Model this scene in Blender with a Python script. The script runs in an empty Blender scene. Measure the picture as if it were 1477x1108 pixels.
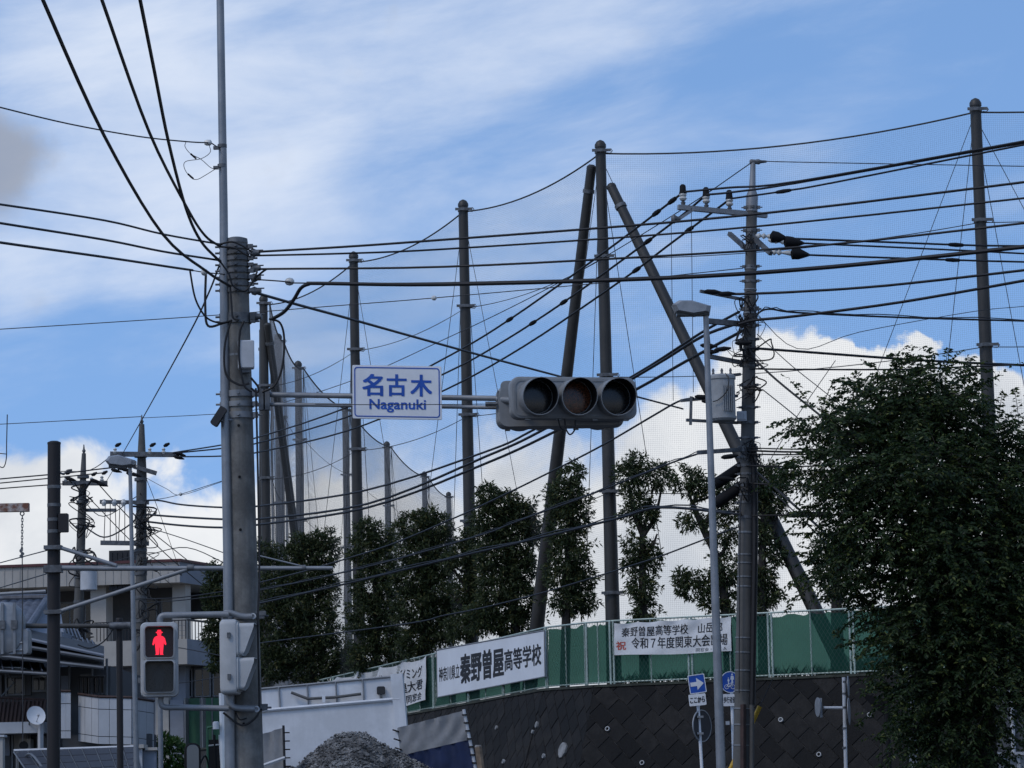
import bpy, math, random
import numpy as np
from mathutils import Vector as V, Matrix

# ------------------------------------------------------------ camera
rnd = random.Random(7)
SC = bpy.context.scene
COL = SC.collection
F, CX, CY = 4500.0, 738.5, 554.0            # focal length and centre, in pixels of the photograph
PITCH, ROLL, EYE = math.atan(596.0 / F), 0.022, 1.5
cam_d = bpy.data.cameras.new('camera')
cam = bpy.data.objects.new('camera', cam_d)
COL.objects.link(cam)
cam_d.sensor_width = 36.0
cam_d.lens = F / 1477.0 * 36.0
cam_d.clip_start, cam_d.clip_end = 0.5, 6000.0
CR = (Matrix.Rotation(math.pi / 2 + PITCH, 3, 'X') @ Matrix.Rotation(-ROLL, 3, 'Z'))
cam.matrix_world = Matrix.Translation((0, 0, EYE)) @ CR.to_4x4()
SC.camera = cam

def ray(px, py):
    return CR @ V(((px - CX) / F, -(py - CY) / F, -1.0))

def P(px, py, D):
    """world point on a plane D metres in front of the viewer"""
    d = ray(px, py)
    k = D / d.y
    return V((d.x * k, D, EYE + d.z * k))

# ------------------------------------------------------------ sky, sun, exposure
SUN_DIR = V((-0.50, -0.42, 0.76)).normalized()
world = bpy.data.worlds.new('World')
SC.world = world
world.use_nodes = True
nt = world.node_tree
nt.nodes.clear()

class NB:
    """small node-graph writer"""
    def __init__(s, t): s.t = t
    def n(s, typ, **kw):
        x = s.t.nodes.new(typ)
        for k, v in kw.items(): setattr(x, k, v)
        return x
    def put(s, sock, v):
        if isinstance(v, bpy.types.NodeSocket): s.t.links.new(v, sock)
        elif v is not None: sock.default_value = v
    def m(s, op, a, b=None, c=None, clamp=False):
        x = s.n('ShaderNodeMath', operation=op, use_clamp=clamp)
        for i, v in enumerate((a, b, c)): s.put(x.inputs[i], v)
        return x.outputs[0]
    def vm(s, op, a, b=None):
        x = s.n('ShaderNodeVectorMath', operation=op)
        s.put(x.inputs[0], a)
        if b is not None: s.put(x.inputs[1], b)
        return x.outputs['Value'] if op in ('DOT_PRODUCT', 'LENGTH') else x.outputs[0]
    def ss(s, v, lo, hi, a=0.0, b=1.0):
        x = s.n('ShaderNodeMapRange', interpolation_type='SMOOTHSTEP')
        s.put(x.inputs[0], v)
        for i, k in enumerate((lo, hi, a, b)): s.put(x.inputs[i + 1], k)
        return x.outputs[0]
    def noise(s, vec, scale, detail=4, rough=0.55, dist=0.0):
        x = s.n('ShaderNodeTexNoise')
        s.put(x.inputs['Vector'], vec)
        x.inputs['Scale'].default_value = scale
        x.inputs['Detail'].default_value = detail
        x.inputs['Roughness'].default_value = rough
        x.inputs['Distortion'].default_value = dist
        return x.outputs[0]
    def mix(s, f, a, b):
        x = s.n('ShaderNodeMix', data_type='RGBA')
        s.put(x.inputs[0], f); s.put(x.inputs[6], a); s.put(x.inputs[7], b)
        return x.outputs[2]

W = NB(nt)
tc = W.n('ShaderNodeTexCoord').outputs['Generated']
sep = W.n('ShaderNodeSeparateXYZ'); nt.links.new(tc, sep.inputs[0])
elev = W.m('MULTIPLY', W.m('ARCSINE', sep.outputs[2]), 57.2958)
sky = W.n('ShaderNodeTexSky', sky_type='NISHITA', sun_disc=False)
sky.sun_elevation = math.asin(SUN_DIR.z)
sky.sun_rotation = math.atan2(SUN_DIR.x, SUN_DIR.y)
sky.air_density, sky.dust_density, sky.ozone_density = 1.0, 0.2, 1.6
up = W.vm('NORMALIZE', W.vm('ADD', tc, (0, 0, 0.34)))
nt.links.new(up, sky.inputs['Vector'])
hsv = W.n('ShaderNodeHueSaturation')
hsv.inputs['Saturation'].default_value = SKY_SAT = 1.2
hsv.inputs['Value'].default_value = SKY_VAL = 1.7
nt.links.new(sky.outputs[0], hsv.inputs['Color'])

def blob(px, py, rpx):
    """soft patch of cloud cover around a direction"""
    d = ray(px, py).normalized()
    ang = W.m('ARCCOSINE', W.m('MINIMUM', W.vm('DOT_PRODUCT', tc, tuple(d)), 1.0))
    return W.ss(ang, 0.0, rpx / F, 1.0, 0.0)

big = W.noise(tc, 9.0, 2, 0.5)
puff = W.noise(tc, 34.0, 9, 0.56, 0.3)
# cumulus bank that rings the horizon; its top climbs and falls
top = W.m('ADD', 6.6, W.m('MULTIPLY', W.m('SUBTRACT', big, 0.5), 3.0))
for b, k in ((blob(1180, 640, 400), 2.2), (blob(1160, 560, 130), 1.0), (blob(1477, 620, 160), 0.5), (blob(110, 640, 90), 0.8), (blob(0, 560, 170), -2.0), (blob(300, 520, 300), -1.6), (blob(930, 560, 170), -0.5)):
    top = W.m('ADD', top, W.m('MULTIPLY', b, k))
hgt = W.m('SUBTRACT', W.m('ADD', top, W.m('MULTIPLY', W.m('SUBTRACT', puff, 0.5), 4.6)), elev)
soft = W.ss(W.noise(tc, 7.0, 1, 0.5), 0.36, 0.62, 0.25, 1.0)
soft = W.m('ADD', soft, W.m('MULTIPLY', blob(640, 640, 330), 1.6))
bank = W.ss(W.m('DIVIDE', hgt, soft), -0.25, 0.75)
# high veil of thin cloud, drawn out sideways
rot = W.n('ShaderNodeVectorRotate', rotation_type='Y_AXIS')
nt.links.new(tc, rot.inputs[0]); rot.inputs['Angle'].default_value = .16
vs = W.vm('MULTIPLY', rot.outputs[0], (1.0, 1.0, 3.4))
veil_n = W.noise(vs, 10.0, 9, 0.58, 0.25)
veil_b = W.noise(vs, 4.0, 2, 0.5)
vv = W.m('ADD', W.m('MULTIPLY', veil_n, 0.75), W.m('MULTIPLY', veil_b, 0.35))
for b, k in ((blob(380, 110, 620), 0.22), (blob(120, 60, 300), 0.10), (blob(900, 30, 400), 0.08), (blob(1060, 140, 190), -0.08), (blob(1250, 330, 420), -0.10), (blob(150, 520, 260), -0.12), (blob(560, 270, 160), -0.08), (blob(1200, 250, 160), 0.09), (blob(30, 400, 120), 0.16)):
    vv = W.m('ADD', vv, W.m('MULTIPLY', b, k))
veil = W.m('ADD', 0.10, W.m('MULTIPLY', W.ss(vv, 0.44, 0.96), 0.86))
# a small grey scud of low cloud
gr_m = W.m('MULTIPLY', W.ss(W.m('ADD', W.m('ADD', W.m('MULTIPLY', blob(-10, 235, 130), 1.0), W.m('MULTIPLY', W.m('SUBTRACT', puff, 0.5), 1.1)), W.m('MULTIPLY', W.m('SUBTRACT', veil_n, 0.5), 0.8)), 0.15, 0.75), 0.8)
shade = W.ss(W.m('ADD', W.m('MULTIPLY', W.noise(tc, 16.0, 6, 0.55, 0.2), 1.0), W.m('MULTIPLY', W.ss(hgt, 0.0, 4.0), -0.22)), 0.22, 0.58)
CW, CG = (6.6, 6.75, 6.95, 1), (4.4, 4.75, 5.3, 1)
bank_c = W.mix(shade, CG, CW)
veil_c = (5.5, 6.1, 7.2, 1)
c1 = W.mix(veil, hsv.outputs[0], veil_c)
c2 = W.mix(gr_m, c1, (2.6, 2.8, 3.3, 1))
c3 = W.mix(bank, c2, bank_c)
bg = W.n('ShaderNodeBackground')
nt.links.new(c3, bg.inputs[0])
bg.inputs[1].default_value = 0.132
out = W.n('ShaderNodeOutputWorld')
nt.links.new(bg.outputs[0], out.inputs[0])

sun_d = bpy.data.lights.new('sun', 'SUN')
sun_d.energy, sun_d.angle, sun_d.color = 1.1, math.radians(16), (1.0, 0.92, 0.82)
sun = bpy.data.objects.new('sun', sun_d)
COL.objects.link(sun)
sun.rotation_euler = SUN_DIR.to_track_quat('Z', 'Y').to_euler()
SC.view_settings.view_transform = 'Standard'
SC.view_settings.look = 'None'
SC.view_settings.exposure = 0.0
SC.view_settings.gamma = 1.0
SC.cycles.max_bounces = 6
SC.cycles.transparent_max_bounces = 24

# ------------------------------------------------------------ materials
def mat(name, col, rough=0.7, metal=0.0, var=0.15, scale=3.0, streak=0.0, bump=0.0, col2=None, bscale=40.0, spec=0.4, each=0.0):
    m = bpy.data.materials.new(name)
    m.use_nodes = True
    t = m.node_tree
    B = NB(t)
    bs = t.nodes['Principled BSDF']
    bs.inputs['Roughness'].default_value = rough
    bs.inputs['Metallic'].default_value = metal
    bs.inputs['Specular IOR Level'].default_value = spec
    co = B.n('ShaderNodeTexCoord').outputs['Object']
    c = tuple(col) + (1,)
    dark = tuple(x * (1 - var * 1.6) for x in col) + (1,) if col2 is None else tuple(col2) + (1,)
    nz = B.noise(co, scale, 6, 0.62)
    k = B.ss(nz, 0.34, 0.66)
    if streak > 0:
        st = B.noise(B.vm('MULTIPLY', co, (9.0, 9.0, 0.35)), 1.6, 4, 0.6)
        k = B.m('MULTIPLY', k, B.ss(st, 0.3, 0.62, 1.0 - streak, 1.0))
    fine = B.noise(co, scale * 14, 3, 0.6)
    k = B.m('ADD', k, B.m('MULTIPLY', B.m('SUBTRACT', fine, 0.5), 0.5), clamp=True)
    base = B.mix(k, dark, c)
    if each > 0:                                  # every copy a little lighter or darker
        rr = B.n('ShaderNodeObjectInfo').outputs['Random']
        hs = B.n('ShaderNodeHueSaturation')
        t.links.new(base, hs.inputs['Color'])
        t.links.new(B.ss(rr, 0.0, 1.0, 1 - each, 1 + each), hs.inputs['Value'])
        base = hs.outputs[0]
    t.links.new(base, bs.inputs['Base Color'])
    t.links.new(B.m('ADD', rough, B.m('MULTIPLY', B.m('SUBTRACT', nz, 0.5), 0.25), clamp=True), bs.inputs['Roughness'])
    if bump > 0:
        b = B.n('ShaderNodeBump')
        b.inputs['Strength'].default_value = 1.0
        b.inputs['Distance'].default_value = bump
        t.links.new(B.noise(co, bscale, 5, 0.65), b.inputs['Height'])
        t.links.new(b.outputs[0], bs.inputs['Normal'])
    return m

def leaf_mat(name, c1, c2, c3, trans=0.35):
    m = bpy.data.materials.new(name)
    m.use_nodes = True
    t = m.node_tree
    t.nodes.clear()
    B = NB(t)
    geo = B.n('ShaderNodeNewGeometry')
    oi = geo.outputs['Random Per Island']
    pos = B.n('ShaderNodeTexCoord').outputs['Object']
    k = B.m('ADD', B.m('MULTIPLY', oi, 0.55), B.m('MULTIPLY', B.noise(pos, 1.4, 3), 0.5))
    c = B.mix(B.ss(k, 0.2, 0.75), c1 + (1,), c2 + (1,))
    c = B.mix(B.ss(oi, 0.90, 0.97), c, c3 + (1,))
    bs = B.n('ShaderNodeBsdfPrincipled')
    bs.inputs['Roughness'].default_value = 0.5
    bs.inputs['Specular IOR Level'].default_value = 0.3
    t.links.new(c, bs.inputs['Base Color'])
    tr = B.n('ShaderNodeBsdfTranslucent')
    t.links.new(c, tr.inputs[0])
    mx = B.n('ShaderNodeMixShader')
    mx.inputs[0].default_value = trans
    t.links.new(bs.outputs[0], mx.inputs[1]); t.links.new(tr.outputs[0], mx.inputs[2])
    o = B.n('ShaderNodeOutputMaterial')
    t.links.new(mx.outputs[0], o.inputs[0])
    return m

def emit_mat(name, col, strength):
    m = bpy.data.materials.new(name)
    m.use_nodes = True
    bs = m.node_tree.nodes['Principled BSDF']
    bs.inputs['Base Color'].default_value = tuple(x * 0.3 for x in col) + (1,)
    bs.inputs['Emission Color'].default_value = tuple(col) + (1,)
    bs.inputs['Emission Strength'].default_value = strength
    return m

M = dict(
    concrete=mat('pole_concrete', (.20, .195, .18), .85, var=.34, scale=3.0, streak=.55, bump=.004, bscale=60),
    concrete_far=mat('grey_pole_concrete', (.11, .108, .102), .85, var=.2, scale=2.0, streak=.4),
    concrete_dark=mat('dark_pole_paint', (.075, .07, .062), .55, var=.25, scale=1.5, streak=.5),
    galv=mat('galvanised_steel', (.26, .27, .28), .48, .6, var=.16, scale=4, streak=.3),
    galv_pale=mat('pale_galvanised_steel', (.24, .25, .26), .55, .4, var=.14, scale=4, streak=.3),
    clamp=mat('dull_steel', (.16, .165, .17), .6, .5, var=.3, scale=9),
    brown=mat('brown_painted_steel', (.016, .013, .013), .6, var=.2, scale=3, streak=.3),
    cable=mat('black_cable_sheath', (.012, .012, .013), .6, var=.2, scale=4),
    wire=mat('grey_wire', (.05, .05, .052), .6, .3, var=.2, scale=4),
    black=mat('matt_black', (.009, .009, .010), .75, var=.2, scale=6, spec=.2),
    porcelain=mat('porcelain', (.55, .55, .52), .3, var=.1, scale=10),
    sigbody=mat('signal_grey_paint', (.225, .23, .23), .5, var=.12, scale=5, streak=.35),
    pedbody=mat('pale_signal_paint', (.44, .445, .44), .5, var=.12, scale=5, streak=.35),
    siglens=mat('dark_signal_lens', (.012, .012, .013), .22, var=.3, scale=40, spec=.4),
    amber=mat('dark_amber_lens', (.14, .045, .018), .25, var=.7, scale=70, spec=.4),
    signwhite=mat('sign_white', (.72, .73, .74), .55, var=.06, scale=4, streak=.25),
    signblue=mat('sign_blue', (.012, .085, .42), .5, var=.15, scale=6),
    signback=mat('sign_back_aluminium', (.28, .29, .30), .5, .5, var=.15, scale=6),
    boxgrey=mat('equipment_box_grey', (.50, .51, .52), .6, var=.1, scale=5, streak=.3),
    trans=mat('transformer_grey', (.30, .31, .31), .55, var=.15, scale=4, streak=.4),
    netpole=mat('net_pole_brown_paint', (.040, .037, .032), .5, var=.25, scale=1.2, streak=.55),
    rope=mat('net_rope', (.05, .05, .05), .8, var=.2),
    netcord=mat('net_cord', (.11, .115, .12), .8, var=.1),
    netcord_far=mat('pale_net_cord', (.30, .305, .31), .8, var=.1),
    fencemetal=mat('pale_green_fence_steel', (.42, .50, .44), .55, .1, var=.18, scale=4, streak=.4),
    linkwire=mat('green_coated_wire', (.045, .10, .075), .6, var=.2),
    board=mat('white_sign_board', (.70, .72, .74), .5, var=.05, scale=1.2, streak=.25),
    cloth=mat('white_banner_cloth', (.66, .66, .65), .8, var=.1, scale=2.0, bump=.01, bscale=4),
    ink=mat('black_lettering', (.014, .014, .016), .6, var=.1),
    redink=mat('faded_red_lettering', (.50, .10, .07), .6, var=.15),
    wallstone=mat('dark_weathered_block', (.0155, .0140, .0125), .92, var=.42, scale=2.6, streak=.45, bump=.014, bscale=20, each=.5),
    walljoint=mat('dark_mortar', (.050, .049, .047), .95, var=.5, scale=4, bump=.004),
    coping=mat('stained_coping', (.055, .06, .045), .9, var=.35, scale=3, bump=.004),
    pipe=mat('pale_plastic_pipe', (.42, .42, .41), .5, var=.15, scale=8),
    patch=mat('pale_mortar_patch', (.30, .30, .29), .9, var=.3, scale=6),
    bark=mat('dark_bark', (.040, .034, .027), .9, var=.35, scale=8, bump=.01, bscale=30),
    truckwhite=mat('scuffed_white_paint', (.66, .67, .68), .5, var=.12, scale=1.6, streak=.4),
    tarpgrey=mat('grey_mesh_tarp', (.22, .225, .23), .85, var=.12, scale=5, bump=.006, bscale=9),
    tarpblue=mat('blue_tarp', (.012, .024, .075), .7, var=.2, scale=4, bump=.006, bscale=7),
    darkmetal=mat('dark_painted_steel', (.03, .03, .032), .55, .2, var=.2),
    tyre=mat('tyre_rubber', (.015, .015, .015), .85, var=.2),
    gravel=mat('grey_gravel', (.16, .155, .148), .95, var=.5, scale=9, bump=.03, bscale=26),
    stone=mat('gravel_stone', (.24, .235, .225), .95, var=.55, scale=4.3),
    asphalt=mat('asphalt', (.05, .05, .052), .9, var=.25, scale=2.5, bump=.004),
    earth=mat('school_yard_earth', (.14, .12, .09), .95, var=.25, scale=.5),
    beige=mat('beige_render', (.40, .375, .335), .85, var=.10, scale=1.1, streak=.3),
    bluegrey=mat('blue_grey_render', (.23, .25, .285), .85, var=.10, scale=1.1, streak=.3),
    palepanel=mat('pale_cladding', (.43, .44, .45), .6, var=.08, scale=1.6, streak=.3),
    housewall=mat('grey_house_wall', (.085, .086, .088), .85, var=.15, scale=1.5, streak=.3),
    darkglass=mat('dark_window_glass', (.012, .014, .018), .08, var=.3, scale=2),
    frame=mat('grey_window_frame', (.16, .165, .17), .5, .4, var=.15),
    tile=mat('grey_roof_tile', (.105, .115, .14), .5, var=.3, scale=5, streak=.0),
    roofdark=mat('dark_roof_metal', (.022, .024, .027), .6, .2, var=.2, scale=2),
    redtrim=mat('dark_red_trim', (.10, .03, .03), .6, var=.2),
    woodbrown=mat('brown_wood', (.055, .030, .024), .7, var=.3, scale=5),
    greenpaint=mat('green_painted_panel', (.03, .11, .055), .6, var=.2, scale=2, streak=.3),
    rust=mat('rusty_white_paint', (.50, .46, .42), .7, var=.3, scale=10, col2=(.16, .06, .03)),
    yellow=mat('yellow_guard', (.55, .33, .02), .5, var=.15, scale=8),
    polycarb=mat('smoked_roof_sheet', (.03, .03, .036), .55, var=.15, scale=3),
    chrome=mat('chrome', (.10, .12, .15), .10, 1.0, var=.05),
    brownhouse=mat('brown_siding', (.15, .09, .06), .8, var=.15, scale=3, streak=.3),
    leaf_oak=leaf_mat('evergreen_leaf', (.018, .030, .012), (.060, .080, .030), (.13, .12, .04)),
    leaf_big=leaf_mat('zelkova_leaf', (.010, .022, .008), (.038, .064, .018), (.12, .14, .035), .4),
    leaf_bush=leaf_mat('bush_leaf', (.025, .06, .012), (.05, .11, .02), (.09, .14, .03)),
    grassleaf=leaf_mat('weed_leaf', (.03, .05, .015), (.06, .09, .025), (.12, .12, .05)),
    redlight=emit_mat('lit_red_lamp', (1.0, .022, .055), 1.25),
    ledred=mat('dark_red_lamp_panel', (.035, .008, .010), .3, var=.3, scale=60),
    leddark=mat('unlit_lamp_panel', (.030, .029, .026), .3, var=.25, scale=50),
)

def sheet_mat(name, col, alpha, trans):
    m = bpy.data.materials.new(name)
    m.use_nodes = True
    t = m.node_tree
    t.nodes.clear()
    B = NB(t)
    co = B.n('ShaderNodeTexCoord').outputs['Object']
    c = B.mix(B.ss(B.noise(co, 1.3, 5, .6), .3, .7), tuple(x * .7 for x in col) + (1,), tuple(col) + (1,))
    d = B.n('ShaderNodeBsdfDiffuse'); t.links.new(c, d.inputs[0])
    tr = B.n('ShaderNodeBsdfTranslucent'); t.links.new(c, tr.inputs[0])
    a = B.n('ShaderNodeMixShader'); a.inputs[0].default_value = trans
    t.links.new(d.outputs[0], a.inputs[1]); t.links.new(tr.outputs[0], a.inputs[2])
    tp = B.n('ShaderNodeBsdfTransparent'); tp.inputs[0].default_value = (.12, .27, .215, 1)
    b = B.n('ShaderNodeMixShader'); b.inputs[0].default_value = alpha
    t.links.new(tp.outputs[0], b.inputs[1]); t.links.new(a.outputs[0], b.inputs[2])
    o = B.n('ShaderNodeOutputMaterial'); t.links.new(b.outputs[0], o.inputs[0])
    return m
M['greensheet'] = sheet_mat('green_windbreak_sheet', (.030, .115, .082), .62, .4)

# ------------------------------------------------------------ mesh helpers
LOC = {}

class Fr:
    """a local frame: x right, y up, z out of the face"""
    def __init__(s, o, ex, ey, ez): s.o, s.ex, s.ey, s.ez = V(o), V(ex), V(ey), V(ez)
    def __call__(s, x, y, z=0.0): return s.o + s.ex * x + s.ey * y + s.ez * z

def facing(o, yaw=0.0, tilt=0.0):
    """frame whose face looks at the viewer's side (-Y), turned by yaw (positive = towards +X), tilted down by tilt"""
    R = Matrix.Rotation(yaw, 3, 'Z') @ Matrix.Rotation(tilt, 3, 'X')
    return Fr(o, R @ V((1, 0, 0)), R @ V((0, 0, 1)), R @ V((0, -1, 0)))

def rrect(w, h, r, n=5):
    pts = []
    for cx, cy, a0 in ((w/2-r, h/2-r, 0), (-w/2+r, h/2-r, 90), (-w/2+r, -h/2+r, 180), (w/2-r, -h/2+r, 270)):
        for i in range(n + 1):
            a = math.radians(a0 + 90 * i / n)
            pts.append((cx + r * math.cos(a), cy + r * math.sin(a)))
    return pts

class MB:
    def __init__(s, fr=None): s.v, s.f, s.fr = [], [], fr
    def T(s, p): return V(p) if s.fr is None else s.fr(*p)
    def add(s, vs, fs):
        b = len(s.v)
        s.v += [s.T(p) for p in vs]
        s.f += [tuple(i + b for i in f) for f in fs]
        return s
    def box(s, c, d):
        x, y, z = c; a, b, h = d[0]/2, d[1]/2, d[2]/2
        return s.hexa([(x+i*a, y+j*b, z+k*h) for k in (-1, 1) for i, j in ((-1, -1), (1, -1), (1, 1), (-1, 1))])
    def bb(s, x0, x1, y0, y1, z0, z1): return s.box(((x0+x1)/2, (y0+y1)/2, (z0+z1)/2), (abs(x1-x0), abs(y1-y0), abs(z1-z0)))
    def hexa(s, p): return s.add(p, [(3, 2, 1, 0), (4, 5, 6, 7), (0, 1, 5, 4), (1, 2, 6, 5), (2, 3, 7, 6), (3, 0, 4, 7)])
    def tube(s, pts, r, n=8, cap=True):
        pts = [s.T(p) for p in pts]
        m = len(pts)
        rr = r if isinstance(r, (list, tuple)) else [r] * m
        t0 = (pts[1] - pts[0]).normalized()
        u = t0.cross(V((0, 0, 1)) if abs(t0.z) < .95 else V((0, 1, 0))).normalized()
        vs, fs = [], []
        for i, p in enumerate(pts):
            t = (pts[min(i+1, m-1)] - pts[max(i-1, 0)]).normalized()
            u = (u - t * u.dot(t)).normalized()
            w = t.cross(u)
            for k in range(n):
                a = 2 * math.pi * k / n
                vs.append(p + (u * math.cos(a) + w * math.sin(a)) * rr[i])
        for i in range(m - 1):
            for k in range(n):
                k2 = (k + 1) % n
                fs.append((i*n+k, i*n+k2, (i+1)*n+k2, (i+1)*n+k))
        if cap: fs += [tuple(range(n-1, -1, -1)), tuple((m-1)*n + k for k in range(n))]
        b = len(s.v)
        s.v += vs
        s.f += [tuple(i + b for i in f) for f in fs]
        return s
    def lathe(s, p0, ax, prof, n=16):
        """prof: (distance along ax, radius)"""
        p0, ax = s.T(p0), V(ax).normalized()
        u = ax.cross(V((0, 0, 1)) if abs(ax.z) < .9 else V((1, 0, 0))).normalized(); w = ax.cross(u)
        b = len(s.v)
        for d, r in prof:
            for k in range(n):
                a = 2 * math.pi * k / n
                s.v.append(p0 + ax * d + (u * math.cos(a) + w * math.sin(a)) * max(r, 1e-4))
        for i in range(len(prof) - 1):
            for k in range(n):
                k2 = (k + 1) % n
                s.f.append((b+i*n+k, b+i*n+k2, b+(i+1)*n+k2, b+(i+1)*n+k))
        s.f += [tuple(b + k for k in range(n-1, -1, -1)), tuple(b + (len(prof)-1)*n + k for k in range(n))]
        return s
    def plate(s, poly, levels):
        """poly: 2-D outline (x, y); levels: (z, inset factor towards centroid in metres)"""
        n = len(poly)
        cx = sum(p[0] for p in poly) / n; cy = sum(p[1] for p in poly) / n
        vs, fs = [], []
        for z, ins in levels:
            for x, y in poly:
                d = math.hypot(x-cx, y-cy) or 1
                k = max(0.0, 1 - ins / d)
                vs.append((cx + (x-cx)*k, cy + (y-cy)*k, z))
        for i in range(len(levels) - 1):
            for k in range(n):
                k2 = (k + 1) % n
                fs.append((i*n+k, i*n+k2, (i+1)*n+k2, (i+1)*n+k))
        fs += [tuple(range(n-1, -1, -1)), tuple((len(levels)-1)*n + k for k in range(n))]
        return s.add(vs, fs)
    def frame_ring(s, outer, inner, z0, z1):
        n = len(outer)
        vs = [(x, y, z0) for x, y in outer] + [(x, y, z1) for x, y in outer] + [(x, y, z1) for x, y in inner] + [(x, y, z0) for x, y in inner]
        fs = []
        for L in range(4):
            for k in range(n):
                k2 = (k + 1) % n; a, b = L*n, ((L+1) % 4)*n
                fs.append((a+k, a+k2, b+k2, b+k))
        return s.add(vs, fs)
    def quad(s, a, b, c, d, thick=None):
        """a four-cornered panel; thick is an offset vector giving it depth"""
        if thick is None: return s.add([a, b, c, d], [(0, 1, 2, 3)])
        t = V(thick)
        q = [V(a), V(b), V(c), V(d)]
        return s.hexa([tuple(p) for p in q] + [tuple(p + t) for p in q])
    def build(s, name, m, parent=None, smooth=True, kind=None, label=None, cat=None, group=None, loc=None):
        return link_mesh(name, s.v, s.f, m, parent, smooth, kind, label, cat, group, loc)

def link_mesh(name, vs, fs, m, parent=None, smooth=True, kind=None, label=None, cat=None, group=None, loc=None):
    me = bpy.data.meshes.new(name)
    A = np.array([tuple(p) for p in vs], dtype=np.float64) if not isinstance(vs, np.ndarray) else vs
    if parent is not None: base = LOC[parent.name]
    elif loc is not None: base = np.array(tuple(loc))
    else: base = np.array([(A[:, 0].min()+A[:, 0].max())/2, (A[:, 1].min()+A[:, 1].max())/2, A[:, 2].min()])
    me.from_pydata((A - base).tolist(), [], fs if not isinstance(fs, np.ndarray) else fs.tolist())
    me.materials.append(M[m] if isinstance(m, str) else m)
    if smooth:
        me.polygons.foreach_set('use_smooth', [True] * len(me.polygons))
        me.set_sharp_from_angle(angle=math.radians(38))
    o = bpy.data.objects.new(name, me)
    COL.objects.link(o)
    if parent is not None: o.parent = parent
    else: o.location = base
    LOC[o.name] = base
    if kind: o['kind'] = kind
    if label: o['label'] = label
    if cat: o['category'] = cat
    if group: o['group'] = group
    return o

def thing(name, label, cat, base, group=None):
    o = bpy.data.objects.new(name, None)
    o.empty_display_size = .3
    COL.objects.link(o)
    o.location = base
    LOC[o.name] = np.array(tuple(base))
    o['label'], o['category'] = label, cat
    if group: o['group'] = group
    return o

def ground_below(p, z=0.0): return V((p.x, p.y, z))

def extend_down(p_top, p_low, z=0.0):
    """point at height z on the line through two points of a pole"""
    k = (z - p_top.z) / (p_low.z - p_top.z)
    return p_top + (p_low - p_top) * k

# ------------------------------------------------------------ lettering
_tc = {}
def glyphs(text, bold=0.0):
    """2-D triangles of a line of text, scaled to a unit box"""
    key = (text, bold)
    if key in _tc: return _tc[key]
    cu = bpy.data.curves.new('lettering', 'FONT')
    cu.body = text
    cu.offset = bold
    cu.resolution_u = 3
    o = bpy.data.objects.new('lettering', cu)
    COL.objects.link(o)
    dg = bpy.context.evaluated_depsgraph_get()
    me = o.evaluated_get(dg).to_mesh()
    vs = np.array([tuple(v.co) for v in me.vertices])
    fs = [tuple(p.vertices) for p in me.polygons]
    o.evaluated_get(dg).to_mesh_clear()
    bpy.data.objects.remove(o); bpy.data.curves.remove(cu)
    lo, hi = vs.min(0), vs.max(0)
    vs = (vs[:, :2] - lo[:2]) / (hi[:2] - lo[:2])
    _tc[key] = (vs, fs)
    return _tc[key]

def letter(text, quad, box, m, parent, name='lettering', bold=0.0, out=0.003, disp=None):
    """lay a line of text on the panel quad=(TL,TR,BL,BR); box=(u0,v0,u1,v1) in panel coordinates, v from the top; bold thickens the strokes"""
    vs, fs = glyphs(text)
    TL, TR, BL, BR = [np.array(tuple(q)) for q in quad]
    nrm = np.cross(TR - TL, TL - BL); nrm /= np.linalg.norm(nrm)
    if nrm[1] > 0: nrm = -nrm
    W_, H_ = np.linalg.norm(TR - TL), np.linalg.norm(TL - BL)
    hgt = (box[3] - box[1]) * H_
    P_, F_ = [], []
    offs = [(0, 0)] if bold <= 0 else [(dx, dy) for dx in (-1, 0, 1) for dy in (-.6, .6)]
    for n_, (dx, dy) in enumerate(offs):
        u = box[0] + vs[:, 0] * (box[2] - box[0]) + dx * bold * hgt / W_
        v = box[3] - vs[:, 1] * (box[3] - box[1]) + dy * bold * hgt / H_
        u, v = u[:, None], v[:, None]
        F_ += [tuple(i + len(vs) * n_ for i in f) for f in fs]
        pt = (TL * (1-u) * (1-v) + TR * u * (1-v) + BL * (1-u) * v + BR * u * v) + nrm * (out + .00025 * n_)
        if disp is not None: pt = pt + np.array([tuple(disp(float(a), float(b))) for a, b in zip(u[:, 0], v[:, 0])])
        P_.append(pt)
    return link_mesh(name, np.concatenate(P_), F_, m, parent, smooth=False)

def catmull(pts, k=5):
    pts = [V(p) for p in pts]
    if len(pts) == 2: pts = [pts[0], pts[0].lerp(pts[1], .5), pts[1]]
    o = []
    for i in range(len(pts) - 1):
        p0 = pts[i-1] if i else pts[0] * 2 - pts[1]
        p1, p2 = pts[i], pts[i+1]
        p3 = pts[i+2] if i + 2 < len(pts) else p2 * 2 - p1
        for j in range(k):
            t = j / k
            o.append(.5 * ((2*p1) + (p2-p0)*t + (2*p0-5*p1+4*p2-p3)*t*t + (3*p1-p0-3*p2+p3)*t**3))
    return o + [pts[-1]]

def along(px, D0, D1):
    """points of a straight-in-plan run seen through the given pixels, from depth D0 to D1"""
    s = [0.0]
    for a, b in zip(px, px[1:]): s.append(s[-1] + math.hypot(b[0]-a[0], b[1]-a[1]))
    return [P(x, y, 1.0 / (1/D0 + (1/D1 - 1/D0) * t / s[-1])) for (x, y), t in zip(px, s)]

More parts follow.
